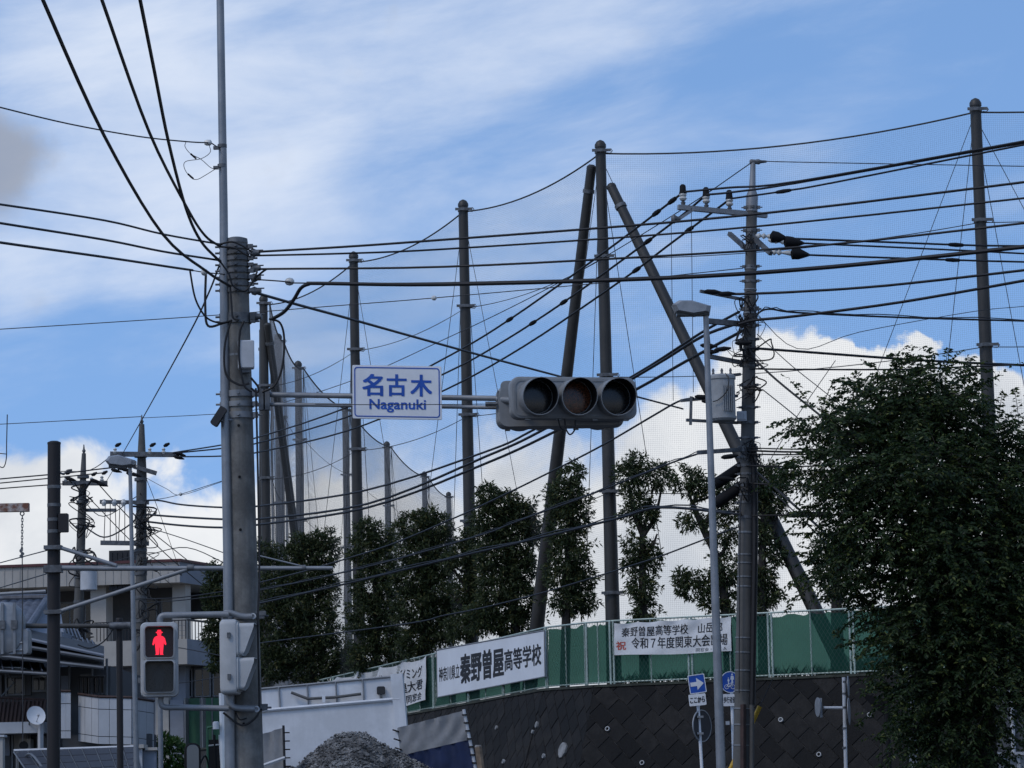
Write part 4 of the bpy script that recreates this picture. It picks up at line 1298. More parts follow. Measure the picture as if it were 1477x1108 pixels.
# knots of slack cable round the shaft
rk = random.Random(4)
for y0, n, sp in ((470, 8, 22), (508, 12, 30), (560, 6, 20), (650, 8, 18), (440, 5, 14), (352, 3, 12), (700, 4, 14)):
    for k in range(n):
        x0 = 1078 + rk.uniform(-sp, sp); 
        pts = [P(1077 + rk.uniform(-8, 8), y0 + rk.uniform(-14, 14), DU-.2)]
        for j in range(3): pts.append(P(x0 + rk.uniform(-9, 9), y0 + rk.uniform(-20, 24), DU - .2 - rk.uniform(0, .15)))
        pts.append(P(1077 + rk.uniform(-8, 8), y0 + rk.uniform(-14, 18), DU-.2))
        MB().tube(catmull(pts, 6), rk.choice((.006, .008, .013)), 5).build('slack_cable', 'cable', up_)
for k, (x, y) in enumerate(((1010, 498), (1012, 508), (1030, 505), (1016, 420), (1036, 424), (1040, 660), (1036, 690), (1060, 495), (1012, 579), (1002, 572))):
    d = V((1, 0, .1 * (k % 3 - 1))).normalized()
    MB().lathe(P(x, y, DU-.42), d, [(0, .015), (.05, .04), (.18, .045), (.3, .015)], 7).build('cable_closure', 'black', up_)
for y, h_ in ((702, 62), (730, 30)):
    a, b = P(1030, y-2, DU+.1), P(1075, y-32, DU+.05)
    MB().lathe(a, b - a, [(0, .07), (.03, .10), ((b-a).length - .05, .10), ((b-a).length, .07)], 12).build('splice_case', 'black', up_)

# guy wire with its yellow guard, passing behind the shaft
p, q_ = P(1096, 1019, DU+.35), P(1059, 1098, DU+.35)
base = extend_down(p, q_, 0)
o = thing('guy_wire', 'guy wire with yellow guard sleeve passing behind foot of transformer pole', 'guy wire', base)
MB().tube([base, p + (p - q_)*.5], .008, 5).build('strand', 'wire', o)
MB().tube([p, extend_down(p, q_, .3)], .042, 10).build('guard_sleeve', 'yellow', o)

# ============================================================ street lamps
def street_lamp(label, D, pole, rr, head, depth, bend=None):
    a, b = P(*pole[0], D), P(*pole[1], D)
    base = extend_down(a, b, 0)
    o = thing('street_lamp', label, 'street lamp', base)
    MB().tube([base, base.lerp(a, .5), a], [rr[1], (rr[0]+rr[1])/2, rr[0]], 14).build('post', 'galv', o)
    MB().lathe(base.lerp(a, .62), (0, 0, 1), [(0, rr[0]*1.35), (.1, rr[0]*1.35)], 12).build('collar', 'galv', o)
    pts = [P(x, y, D) for x, y in head]
    c = sum(pts, V((0, 0, 0))) / len(pts)
    n = len(pts); vs = []; fs = []
    for dy, k in ((-depth/2, .78), (-depth*.36, 1.0), (depth*.36, 1.0), (depth/2, .78)):
        vs += [V((c.x + (p.x-c.x)*k, p.y + dy, c.z + (p.z-c.z)*k)) for p in pts]
    for L in range(3):
        for k in range(n):
            k2 = (k+1) % n
            fs.append((L*n+k, L*n+k2, (L+1)*n+k2, (L+1)*n+k))
    fs += [tuple(range(n-1, -1, -1)), tuple(3*n+k for k in range(n))]
    MB().add(vs, fs).build('lamp_head', 'signback', o, smooth=False)
    lo = sorted(pts, key=lambda p: p.z)[:3]
    m_ = sum(lo, V((0, 0, 0))) / 3
    MB().box((m_.x, m_.y, m_.z - .005), (abs(lo[0].x - lo[2].x) + .22, depth*.6, .05)).build('lamp_lens', 'leddark', o, smooth=False)
    return o
street_lamp('tall silver street lamp in front of the transformer pole', 48.0, [(1018, 452), (1040, 1108)], (.042, .082), [(969, 441), (979, 435), (997, 435), (1025, 443), (1023.5, 452), (1001, 456), (974, 451)], .34)
street_lamp('thin silver street lamp in front of the old buildings', 60.0, [(187.5, 672), (197, 1108)], (.036, .06), [(153, 666), (158, 659), (172, 657), (196, 665), (195, 672), (180, 674), (157, 671)], .36)

# ============================================================ road signs by the wall
DS = 60.0
a_, b_ = P(1006, 1010, DS), P(1012, 1108, DS)
base = extend_down(a_, b_, 0)
rs = thing('arrow_sign', 'square blue road sign with white arrow over small white plate', 'road sign', base)
MB().tube([base, P(1004.5, 976, DS+.04)], .030, 10).build('post', 'signwhite', rs)
def plate_sign(quad, m, parent, name, rad=.02, th=.012):
    TL, TR, BL, BR = quad
    ex = (TR-TL).normalized(); ez = ex.cross((TL-BL).normalized()).normalized(); ey = ez.cross(ex)
    fr = Fr((TL+BR)/2, ex, ey, ez)
    w, h = ((TR-TL).length + (BR-BL).length)/2, ((TL-BL).length + (TR-BR).length)/2
    return MB(fr).plate(rrect(w, h, rad), [(-th, 0), (0, 0)]).build(name, m, parent), fr, w, h
q = [P(993, 974.5, DS-.06), P(1017, 971, DS-.06), P(994, 1001.5, DS-.06), P(1018, 998.5, DS-.06)]
o_, fr, w, h = plate_sign(q, 'signblue', rs, 'arrow_plate')
MB(fr).frame_ring(rrect(w, h, .02), rrect(w-.03, h-.03, .015), .001, .004).build('white_border', 'signwhite', rs, smooth=False)
ar = [(-.40*w, -.11*h), (-.02*w, -.11*h), (-.02*w, -.32*h), (.40*w, 0), (-.02*w, .32*h), (-.02*w, .11*h), (-.40*w, .11*h)]
MB(fr).add([(x, y, .005) for x, y in ar], [tuple(range(7))]).build('arrow', 'signwhite', rs, smooth=False)
q = [P(993.5, 1002.5, DS-.06), P(1018, 1000, DS-.06), P(994, 1019.5, DS-.06), P(1018.5, 1016.5, DS-.06)]
plate_sign(q, 'signwhite', rs, 'text_plate')
letter('ここから', q, (.08, .24, .92, .74), 'ink', rs, bold=.04)
# back of a round sign on the same post
c_ = P(1012, 1047, DS+.1)
dk = Fr(c_, V((.62, .78, 0)), V((0, 0, 1)), V((.78, -.62, 0)))
MB(dk).plate([(.30*math.cos(math.tau*k/28), .30*math.sin(math.tau*k/28)) for k in range(28)], [(0, 0), (.012, 0)]).build('round_sign_back', 'darkmetal', rs)
MB(dk).frame_ring([(.31*math.cos(math.tau*k/28), .31*math.sin(math.tau*k/28)) for k in range(28)], [(.29*math.cos(math.tau*k/28), .29*math.sin(math.tau*k/28)) for k in range(28)], -.004, .018).build('round_sign_rim', 'signback', rs)
for y in (1034, 1058): MB().box(tuple(P(1010, y, DS-.02)), (.12, .08, .04)).build('sign_strap', 'signback', rs)

DS2 = 60.6
a_, b_ = P(1056, 1000, DS2), P(1059, 1108, DS2)
base = extend_down(a_, b_, 0)
rs = thing('round_sign', 'round blue pedestrian and bicycle sign over white plate beside lamp post', 'road sign', base)
MB().tube([base, P(1055, 990, DS2)], .030, 10).build('post', 'signwhite', rs)
c_ = P(1053, 984, DS2-.07)
fr = facing(c_, .35)
circ = lambda R, n=28: [(R*math.cos(math.tau*k/n), R*math.sin(math.tau*k/n)) for k in range(n)]
MB(fr).plate(circ(.205), [(-.012, 0), (0, 0)]).build('disc', 'signblue', rs)
MB(fr).frame_ring(circ(.208), circ(.194), -.001, .004).build('white_rim', 'signwhite', rs, smooth=False)
ad = MB(fr)                                       # adult and child, bicycle below
def fig(cx, top, hgt):
    ad.add([(cx + x*hgt*.13, top - hgt*.10 + y*hgt*.13, .005) for x, y in circ(.7, 10)], [tuple(range(10))])
    ad.add([(cx - .13*hgt, top - .24*hgt, .005), (cx - .20*hgt, top - .62*hgt, .005), (cx - .08*hgt, top - .60*hgt, .005), (cx - .10*hgt, top - hgt, .005), (cx + .10*hgt, top - hgt, .005), (cx + .08*hgt, top - .60*hgt, .005), (cx + .20*hgt, top - .62*hgt, .005), (cx + .13*hgt, top - .24*hgt, .005)], [tuple(range(8))])
fig(.045, .17, .20); fig(-.035, .09, .12)
ad.build('walking_figures', 'signwhite', rs, smooth=False)
bc = MB(fr)
for x in (-.075, .055): bc.frame_ring([(x+a, -.09+b) for a, b in circ(.046, 16)], [(x+a, -.09+b) for a, b in circ(.036, 16)], .003, .006)
for a, b in (((-.075, -.09), (-.03, -.03)), ((-.03, -.03), (.03, -.035)), ((.03, -.035), (-.01, -.09)), ((-.01, -.09), (-.075, -.09)), ((.055, -.09), (.025, -.01)), ((.01, -.01), (.04, -.005)), ((-.03, -.03), (-.01, -.09))):
    bc.tube([(*a, .005), (*b, .005)], .005, 4)
bc.build('bicycle_symbol', 'signwhite', rs, smooth=False)
q = [P(1042, 1001, DS2-.07), P(1067, 1000.5, DS2-.07), P(1042, 1018, DS2-.07), P(1067, 1018.5, DS2-.07)]
plate_sign(q, 'signwhite', rs, 'text_plate')
letter('歩行者優先', q, (.07, .24, .94, .76), 'ink', rs, bold=.012)
MB().box(tuple(P(1049.5, 1043, DS2-.05)), (.07, .08, .07)).build('strap_box', 'boxgrey', rs)

DS3 = 62.0
a_, b_ = P(1217, 977, DS3), P(1220, 1108, DS3)
base = extend_down(a_, b_, 0)
rs = thing('bracket_post', 'slim white post with small side bracket and edge-on signs before the wall', 'road sign', base)
MB().tube([base, a_], .036, 10).build('post', 'boxgrey', rs)
MB().tube([P(1188, 1021, DS3), P(1217, 1021, DS3)], .028, 8).build('side_bracket', 'boxgrey', rs)
MB().box(tuple(P(1184, 1021, DS3)), (.05, .06, .38)).build('bracket_plate', 'signback', rs)
for x, y, R, th in ((1180, 1020, .19, -1), (1224, 1026, .27, 1), (1223, 990, .2, 1)):
    dk = Fr(P(x, y, DS3+.02), V((.2*th, .98, 0)), V((0, 0, 1)), V((.98*th, -.2, 0)))
    MB(dk).plate(circ(R), [(0, 0), (.012, 0)]).build('edge_on_sign', 'signback', rs)
for y in (985, 1002, 1022, 1052, 1080): MB().lathe(P(1218, y, DS3), (0, 0, 1), [(0, .045), (.04, .045)], 10).build('strap', 'clamp', rs)
a_, b_ = P(1313, 960, 58), P(1318, 1108, 58)
base = extend_down(a_, b_, 0)
rs = thing('grey_post', 'wide grey steel post half hidden in the big tree', 'post', base)
MB().tube([base, a_], .078, 12).build('shaft', 'galv_pale', rs)
MB().lathe(a_, (0, 0, 1), [(0, .085), (.04, .08), (.07, .03)], 12).build('cap', 'galv_pale', rs)
a_, b_ = P(1279, 1010, 59), P(1283, 1108, 59)
base = extend_down(a_, b_, 0)
rs = thing('dark_sign_post', 'dark post holding a black tilted panel left of the big tree', 'sign', base)
MB().tube([base, a_], .045, 8).build('post', 'black', rs)
MB().hexa([tuple(P(x, y, 59.1 + d)) for d in (0, .08) for x, y in ((1239, 999), (1284, 1011), (1284, 1036), (1262, 1022))]).build('panel', 'black', rs, smooth=False)

# ============================================================ dump truck with its load
DT2 = 55.0
tk = thing('dump_truck', 'white dump truck with raised tarp flaps seen from behind', 'truck', V((*P(492, 1150, 55.5).xy, 0)))
X0, X1 = P(408, 1100, DT2).x, P(580, 1100, DT2).x
xm, bw = (X0+X1)/2, (X1-X0)
MB().bb(X0, X1, 53.6, 57.0, 1.15, 1.30).build('bed_floor', 'truckwhite', tk, smooth=False)
for x, n_ in ((X0, 'side_wall'), (X1, 'side_wall')):
    MB().bb(x-.03, x+.03, 53.6, 57.0, 1.30, 1.95).build(n_, 'truckwhite', tk, smooth=False)
MB().bb(X0+.031, X1-.031, 53.6, 53.66, 1.30, 1.90).build('tailgate', 'truckwhite', tk, smooth=False)
# bulkhead: lower face, cap rail, taller ribbed guard behind it and a thick end post
LB = [P(342, 1028, 57), P(577, 1008, 57)]
def vwall(a, b, zb, th, name, m, parent):
    t_ = V((0, th, 0))
    A, B = V((a.x, a.y, zb)), V((b.x, b.y, zb))
    return MB().hexa([A, B, B + t_, A + t_, a, b, b + t_, a + t_]).build(name, m, parent, smooth=False)
bh = vwall(LB[0], LB[1], 1.2, .08, 'bulkhead', 'truckwhite', tk)
MB().tube([LB[0] + V((0, -.02, 0)), LB[1] + V((0, -.02, 0))], .035, 6).build('cap_rail', 'truckwhite', bh)
UB = [P(342, 997, 57.6), P(565, 976, 57.6)]
ug = vwall(UB[0], UB[1], 2.4, .05, 'cab_guard', 'truckwhite', tk)
for px in (360, 402, 443, 484, 523):
    yt = 976 + (565-px)*25/265
    a, b = P(px, yt, 57.57), P(px+2, yt+33, 57.57)
    MB().tube([a, b], .016, 5).build('rib', 'signback', ug)
MB().tube([UB[0] + V((0, -.02, 0)), UB[1] + V((0, -.02, 0))], .022, 6).build('top_rail', 'galv_pale', ug)
for a, b in (((420, 999), (444, 1008)), ((444, 1008), (482, 1006)), ((482, 1006), (521, 1001))):
    MB().tube([P(*a, 57.5), P(*b, 57.5)], .030, 6).build('sheet_lever', 'concrete_far', ug)
MB().box(tuple(P(467, 1008, 57.5)), (.06, .06, .14)).build('lever_bracket', 'truckwhite', ug)
fr = facing(P(549.5, 996, 57.54))
MB(fr).plate(rrect(.15, .15, .03), [(-.03, 0), (.02, 0), (.03, .01)]).build('marker_lamp', 'darkmetal', ug)
MB(fr).box((0, -.11, 0), (.05, .07, .03)).build('lamp_bracket', 'clamp', ug)
e0 = [P(563, 973, 56.95), P(580, 971, 56.95), P(587, 1053, 56.95), P(570, 1055, 56.95)]
MB().hexa([e0[3], e0[2], e0[2] + V((0, .7, 0)), e0[3] + V((0, .7, 0)), e0[0], e0[1], e0[1] + V((0, .7, 0)), e0[0] + V((0, .7, 0))]).build('bulkhead_post', 'truckwhite', tk, smooth=False)
# unfolded tarp flaps
def flap(cor, split, m0, m1, parent):
    """cor: TL, TR, BL, BR pixels; upper part grey, lower part blue from row share split"""
    Q = [P(x, y, d) for x, y, d in cor]
    lerp4 = lambda u, v: Q[0]*(1-u)*(1-v) + Q[1]*u*(1-v) + Q[2]*(1-u)*v + Q[3]*u*v
    sub = lambda v0, v1: [lerp4(0, v0), lerp4(1, v0), lerp4(0, v1), lerp4(1, v1)]
    o = cloth('tarp_flap', m0, sub(0, split), parent, nx=30, ny=12, amp=.03, seed=int(cor[0][0]))
    if split < 1: cloth('tarp_skirt', m1, sub(split, 1), o, nx=30, ny=10, amp=.04, seed=5)
    return Q
Q = flap(((573, 1050, 55.2), (669, 1025, 54.6), (586, 1150, 55.2), (690, 1130, 54.6)), .40, 'tarpgrey', 'tarpblue', tk)
po = MB().tube([Q[1] + V((0, -.03, .02)), Q[3] + V((0, -.03, 0))], .028, 8).build('flap_pole', 'boxgrey', tk)
for k in range(9):
    c = Q[1].lerp(Q[3], .06 + k*.11)
    MB().box((c.x, c.y - .05, c.z), (.09, .05, .025)).build('tie', 'black', po, smooth=False)
for k in range(7):
    c = Q[0].lerp(Q[2], .05 + k*.13)
    MB().tube([c + V((-.09, -.04, .03)), c + V((.03, -.03, -.01))], .013, 5).build('tie', 'black', po)
Q = flap(((330, 1075, 54.8), (409, 1049, 54.4), (330, 1160, 54.8), (412, 1150, 54.4)), 1.0, 'tarpgrey', 'tarpblue', tk)
po = MB().tube([Q[1] + V((0, -.03, .03)), Q[3] + V((0, -.03, 0))], .022, 8).build('flap_pole', 'darkmetal', tk)
for k in range(8):
    c = Q[1].lerp(Q[3], .08 + k*.12)
    MB().box((c.x + .05, c.y - .04, c.z), (.11, .03, .022)).build('tie', 'black', po, smooth=False)
MB().tube([P(380, 1104, 54.3), P(411, 1093, 54.3)], .03, 5).build('strap', 'boxgrey', tk)
MB().bb(X0+.05, X1-.05, 57.8, 59.6, .7, 2.0).build('cab', 'truckwhite', tk, smooth=False)
MB().bb(xm-.45, xm+.45, 53.4, 59.4, .65, 1.149).build('chassis', 'darkmetal', tk, smooth=False)
for x in (X0 + .15, X1 - .15):
    for y in (54.4, 55.5, 58.9):
        w = MB().lathe((x-.13, y, .5), (1, 0, 0), [(0, .3), (.02, .48), (.06, .5), (.2, .5), (.24, .48), (.26, .3)], 20).build('wheel', 'tyre', tk)
        MB().lathe((x-.14, y, .5), (1, 0, 0), [(0, .27), (.28, .27)], 14).build('rim', 'galv_pale', w)
# wooden stake and orange-brown edge beside the flap
st_a, st_b = P(690, 1076, 54.0), P(694, 1108, 54.0)
ws = thing('wooden_post', 'weathered wooden post standing beside the blue tarp skirt', 'post', extend_down(st_a, st_b, 0))
MB().tube([extend_down(st_a, st_b, 0), st_a], [.075, .062], 7).build('shaft', mat('weathered_timber', (.30, .22, .15), .9, var=.35, scale=6, streak=.6), ws)
MB().tube([st_a - V((0, 0, .02)), st_a + V((0, 0, .015))], [.066, .05], 7).build('cap', 'patch', ws)

# gravel heap in the bed
rg = random.Random(2)
prof = [(425, 1108), (450, 1086), (470, 1070), (487, 1060), (500, 1057.5), (522, 1057), (533, 1062), (560, 1079), (590, 1094), (622, 1110)]
def hpx(x):
    for (a, ya), (b, yb) in zip(prof, prof[1:]):
        if a <= x <= b: return ya + (yb-ya)*(x-a)/(b-a)
    return 1130
from mathutils import noise as mn
vs, fs = [], []
nx, ny = 130, 70
gx0, gx1 = P(400, 1100, DT2).x + .02, P(640, 1100, DT2).x
apex = P(510, 1057, DT2)
def gh(x, y):
    px = proj(V((x, DT2, apex.z)))[0]
    top_ = P(px, hpx(min(max(px, 425), 622)), DT2).z
    z = top_ - abs(y - DT2)**1.3 * .55
    return max(1.35, z) 
for j in range(ny+1):
    for i in range(nx+1):
        x = gx0 + (gx1-gx0)*i/nx; y = 53.75 + 2.6*j/ny
        z = gh(x, y) + mn.fractal(V((x*5, y*5, 0)), 1.0, 2.0, 5)*.035
        vs.append((x, y, z))
fs = [(j*(nx+1)+i, j*(nx+1)+i+1, (j+1)*(nx+1)+i+1, (j+1)*(nx+1)+i) for j in range(ny) for i in range(nx)]
gv = thing('gravel_load', 'heap of grey crushed gravel piled in the dump truck bed', 'gravel', V((apex.x, DT2, 1.3)))
link_mesh('heap', vs, fs, 'gravel', gv)
vs, fs = [], []
for k in range(5200):
    x, y = rg.uniform(gx0, gx1), 53.8 + 2.2*rg.random()**1.5
    z = gh(x, y) + rg.uniform(-.015, .03)
    s = rg.uniform(.014, .042)
    a = rg.uniform(0, 6.28)
    q = len(vs)
    ex_ = V((math.cos(a), math.sin(a), rg.uniform(-.4, .4))); ey_ = V((-math.sin(a), math.cos(a), rg.uniform(-.4, .4))); ez_ = V((0, 0, 1))
    c = V((x, y, z))
    vs += [c + ex_*s, c + ey_*s*.8, c - ex_*s*.9, c - ey_*s*.7, c + ez_*s*.7, c - ez_*s*.5]
    fs += [(q, q+1, q+4), (q+1, q+2, q+4), (q+2, q+3, q+4), (q+3, q, q+4), (q+1, q, q+5), (q+2, q+1, q+5), (q+3, q+2, q+5), (q, q+3, q+5)]
link_mesh('stones', vs, fs, 'stone', gv, smooth=False, kind='stuff')

# small green service truck half hidden by the pole
gt = thing('service_truck', 'dark green service truck with round mirror tucked behind the concrete pole', 'truck', V((*P(300, 1150, 49).xy, 0)))
gx = P(300, 1100, 49)
MB().bb(gx.x-.35, gx.x+1.1, 48.4, 50.4, .6, 1.95).build('cab', 'greenpaint', gt, smooth=False)
MB().bb(gx.x-.25, gx.x+1.0, 48.36, 48.397, 1.2, 1.8).build('windscreen', 'darkglass', gt, smooth=False)
for x in (gx.x-.2, gx.x+.95):
    w = MB().lathe((x-.1, 49.0, .4), (1, 0, 0), [(0, .25), (.02, .38), (.18, .38), (.2, .25)], 18).build('wheel', 'tyre', gt)
    MB().lathe((x-.105, 49.0, .4), (1, 0, 0), [(0, .2), (.21, .2)], 12).build('rim', 'galv_pale', w)
fr = facing(P(278, 1096, 48.5), .2)
mr = MB(fr).plate(rrect(.25, .52, .11, 6), [(-.10, .05), (-.03, 0), (0, .0), (.012, .02)]).build('mirror', 'black', gt)
MB(fr).plate([(x, y+.02) for x, y in rrect(.19, .42, .08, 6)], [(.012, 0), (.016, .004)]).build('mirror_glass', 'chrome', mr)
MB().tube(catmull([P(288, 1104, 48.6), P(296, 1090, 48.7), P(302, 1110, 48.8), P(304, 1140, 49)], 4), .014, 6).build('mirror_stay', 'black', mr)
for a, b, r_, m_ in (((299, 1050), (300, 1125), .02, 'greenpaint'), ((299, 1050), (316, 1047), .02, 'greenpaint'), ((300, 1076), (318, 1074), .016, 'galv_pale'), ((309, 1060), (311, 1125), .02, 'black'), ((320, 1000), (323, 1125), .05, 'truckwhite'), ((317, 1060), (321, 1125), .022, 'boxgrey')):
    MB().tube([P(*a, 49.4), P(*b, 49.4)], r_, 7).build('rack_bar', m_, gt)
MB().lathe(P(311.5, 1052, 49.3), (0, 0, 1), [(0, .05), (.11, .05), (.12, .03)], 12).build('beacon', 'boxgrey', gt)
MB().box(tuple(P(312, 1090, 49.5)), (.22, .2, .5)).build('rack_load', 'black', gt)

# ============================================================ old concrete building behind the houses
CB = P(260, 1150, 115); CB.z = 0
e1, e2 = V((-.985, .17, 0)).normalized(), V((.30, .954, 0)).normalized()
bl = thing('concrete_building', 'beige concrete building with deep flat roof and open upper gallery', 'building', CB)
bf = Fr(CB, e1, e2, V((0, 0, 1)))
def lb(a0, a1, b0, b1, z0, z1, name, m, parent=bl):
    return MB(bf).bb(a0, a1, b0, b1, z0, z1).build(name, m, parent, smooth=False)
zb = lambda y: 1.5 + (1160 - y) * 115 / F
rf = lb(-.05, 14, 0, 12, zb(842), zb(812), 'roof_fascia', 'beige')
lb(-.12, 14.1, -.08, 12.1, zb(812)+.002, zb(812)+.10, 'roof_edge_trim', 'redtrim', rf)
lb(-.055, -.051, .0, 12, zb(842), zb(812), 'roof_side', 'bluegrey', rf)
for q in range(46): lb(.1+q*.3, .13+q*.3, -.022, -.002, zb(842), zb(812), 'fascia_rib', 'beige', rf)
col_ = lb(.12, .62, .9, 1.4, zb(925), zb(842)-.002, 'column', 'beige')
for a in (3.05, 6.2, 9.3): lb(a, a+.6, .6, 1.2, 0, zb(842)-.002, 'column', 'beige')
lb(-.1, .3, 5.2, 5.7, zb(925), zb(842)-.002, 'column', 'bluegrey')
sl = lb(-.55, 14, -.6, 12, zb(961), zb(925), 'gallery_slab', 'beige')
lb(-.556, -.552, -.6, 12, zb(961), zb(925), 'slab_side', 'bluegrey', sl)
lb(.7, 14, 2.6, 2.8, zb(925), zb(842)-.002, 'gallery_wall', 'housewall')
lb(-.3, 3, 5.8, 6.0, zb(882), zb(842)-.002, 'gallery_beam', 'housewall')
for a in (.9, 1.9, 3.9, 4.9, 7.0, 8.0, 10.2):
    w = lb(a, a+.85, 2.55, 2.595, zb(918), zb(858), 'window', 'frame')
    lb(a+.06, a+.40, 2.53, 2.548, zb(915), zb(861), 'pane', 'darkglass', w)
    lb(a+.46, a+.79, 2.53, 2.548, zb(915), zb(861), 'pane', 'darkglass', w)
rl = lb(-.5, 3, -.55, -.51, zb(898)-.02, zb(898)+.02, 'railing', 'darkmetal')
for k in range(26): lb(-.48+k*.135, -.46+k*.135, -.545, -.515, zb(925), zb(898)-.02, 'baluster', 'darkmetal', rl)
for k in range(3): lb(-.48, .45, -.540, -.520, zb(920-k*7), zb(920-k*7)+.02, 'rail_bar', 'galv_pale', rl)
for k in range(30): lb(-.545, -.52, -.4+k*.3, -.37+k*.3, zb(925), zb(898), 'baluster', 'darkmetal', rl)
lb(-.55, -.515, -.5, 9, zb(899), zb(896), 'side_rail', 'darkmetal', rl)
lb(.1, 14, .8, 11, 0, zb(961)-.002, 'lower_wall', 'bluegrey')
lb(.65, 1.15, .55, .797, 0, zb(961)-.002, 'column', 'beige')
lb(.1, .62, .60, .797, 0, zb(1010), 'column', 'bluegrey')
for a in (-.75, -.1): lb(a, a+.05, .3, .6, zb(1090), zb(1008), 'downpipe', 'frame')
gw = lb(-1.35, .08, .9, 1.1, zb(1100)-1, zb(1008), 'green_shutter', 'greenpaint')
for a in (-.9, -.45): lb(a, a+.04, .86, .899, zb(1100), zb(1008), 'shutter_rib', 'frame', gw)
for a in (-1.4, -.7, 0): 
    w = lb(a, a+.62, 1.2, 1.3, zb(1006), zb(965), 'window', 'frame')
    lb(a+.05, a+.29, 1.18, 1.198, zb(1004), zb(967), 'pane', 'darkglass', w)
    lb(a+.33, a+.57, 1.18, 1.198, zb(1004), zb(967), 'pane', 'darkglass', w)
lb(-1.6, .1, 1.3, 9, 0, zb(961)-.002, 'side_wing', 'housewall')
for a in (1.6, 2.6, 4, 5, 6, 7):
    w = lb(a, a+.8, .74, .797, zb(1020), zb(972), 'window', 'frame')
    lb(a+.05, a+.38, .72, .738, zb(1017), zb(975), 'pane', 'darkglass', w)
    lb(a+.42, a+.75, .72, .738, zb(1017), zb(975), 'pane', 'darkglass', w)
# dark tank cabinet on the roof line
tkc = lb(1.75, 2.75, .2, 1.0, zb(850), zb(792), 'roof_cabinet', 'roofdark')
for k in range(5): lb(1.85+k*.19, 1.88+k*.19, .17, .199, zb(848), zb(795), 'cabinet_rib', 'roofdark', tkc)

# ============================================================ tiled house on the left
DH = 76.0
kh = DH / F
zh = lambda y: 1.5 + (1163 - y) * kh
hs = thing('tiled_house', 'grey two storey house with wavy tiled roof and brown slatted balcony', 'house', V((*P(10, 1150, DH+3).xy, 0)))
xh = lambda px, D=DH: P(px, 1000, D).x
MB().bb(xh(-160), xh(150), 77.2, 84, 0, zh(960)).build('wall', 'housewall', hs, smooth=False)
MB().bb(xh(-160), xh(70), 78.2, 83, zh(960)+.002, zh(905)).build('upper_wall', 'bluegrey', hs, smooth=False)
# wavy tile slope towards the viewer, hip on the right
vs, fs = [], []
nxr, nyr = 150, 48
RA, RB = V((xh(-160, 80), 80.2, zh(853) + .05)), V((xh(67, 80), 80.2, zh(853) + .05))
EA, EB = V((xh(-160), 76.6, zh(917))), V((xh(30), 76.6, zh(917)))
for j in range(nyr+1):
    v = j / nyr
    a, b = RA.lerp(EA, v), RB.lerp(EB, v)
    for i in range(nxr+1):
        p = a.lerp(b, i/nxr)
        row = (v*16) % 1.0
        p = p + V((0, -.02, .035*abs(math.sin(p.x*math.pi/.21)) + .05*row))
        vs.append(p)
fs = [(j*(nxr+1)+i, j*(nxr+1)+i+1, (j+1)*(nxr+1)+i+1, (j+1)*(nxr+1)+i) for j in range(nyr) for i in range(nxr)]
rf = link_mesh('tile_roof', vs, fs, 'tile', hs)
MB().tube([RA + V((0, 0, .06)), RB + V((.1, 0, .06))], .10, 8).build('ridge_cap', 'tile', rf)
MB().tube(catmull([RB + V((0, 0, .05)), RB.lerp(EB, .5) + V((0, -.05, .06)), EB + V((0, -.1, .08))], 5), .09, 8).build('hip_cap', 'tile', rf)
MB().hexa([RB - V((0, 0, .1)), EB - V((0, 0, .1)), V((xh(72), 78.4, zh(909))), RB + V((.15, 1.2, -.1)), RB - V((0, 0, .14)), EB - V((0, 0, .16)), V((xh(72), 78.4, zh(909)-.05)), RB + V((.15, 1.2, -.16))]).build('gable_panel', 'bluegrey', rf, smooth=False)
MB().tube([P(0, 857, 79.9), P(66, 853, 79.9)], .05, 6).build('gutter', 'galv_pale', rf)
# lower eaves stepping down to the right
for k, (a, b, D0, D1, m_) in enumerate((((-60, 898), (150, 944), 75.8, 77.6, 'roofdark'), ((-60, 915), (150, 950), 75.6, 77.4, 'roofdark'), ((-60, 938), (150, 962), 75.2, 77.2, 'roofdark'))):
    A, B = P(*a, D0), P(*b, D0); C_, D_ = P(b[0], b[1]-12, D1), P(a[0], a[1]-12, D1)
    e = MB().quad(A, B, C_, D_, (0, 0, -.07)).build('eave', m_, hs, smooth=False)
    MB().tube([A + V((0, -.04, -.03)), B + V((0, -.04, -.03))], .045, 6).build('gutter', 'frame' if k else 'bluegrey', e)
for x0, x1, y0, y1 in ((8, 36, 975, 1003), (46, 67, 975, 998), (116, 132, 972, 1004), (134, 152, 974, 1002), (-40, 2, 975, 1003), (52, 66, 1062, 1095)):
    a, b = P(x0, y0, 77.1), P(x1, y1, 77.1)
    w = MB().bb(a.x, b.x, 77.1, 77.19, b.z, a.z).build('window', 'frame', hs, smooth=False)
    mx_ = (a.x+b.x)/2
    for q0, q1 in ((a.x+.05, mx_-.02), (mx_+.02, b.x-.05)):
        MB().bb(q0, q1, 77.06, 77.098, b.z+.05, a.z-.05).build('pane', 'darkglass', w, smooth=False)
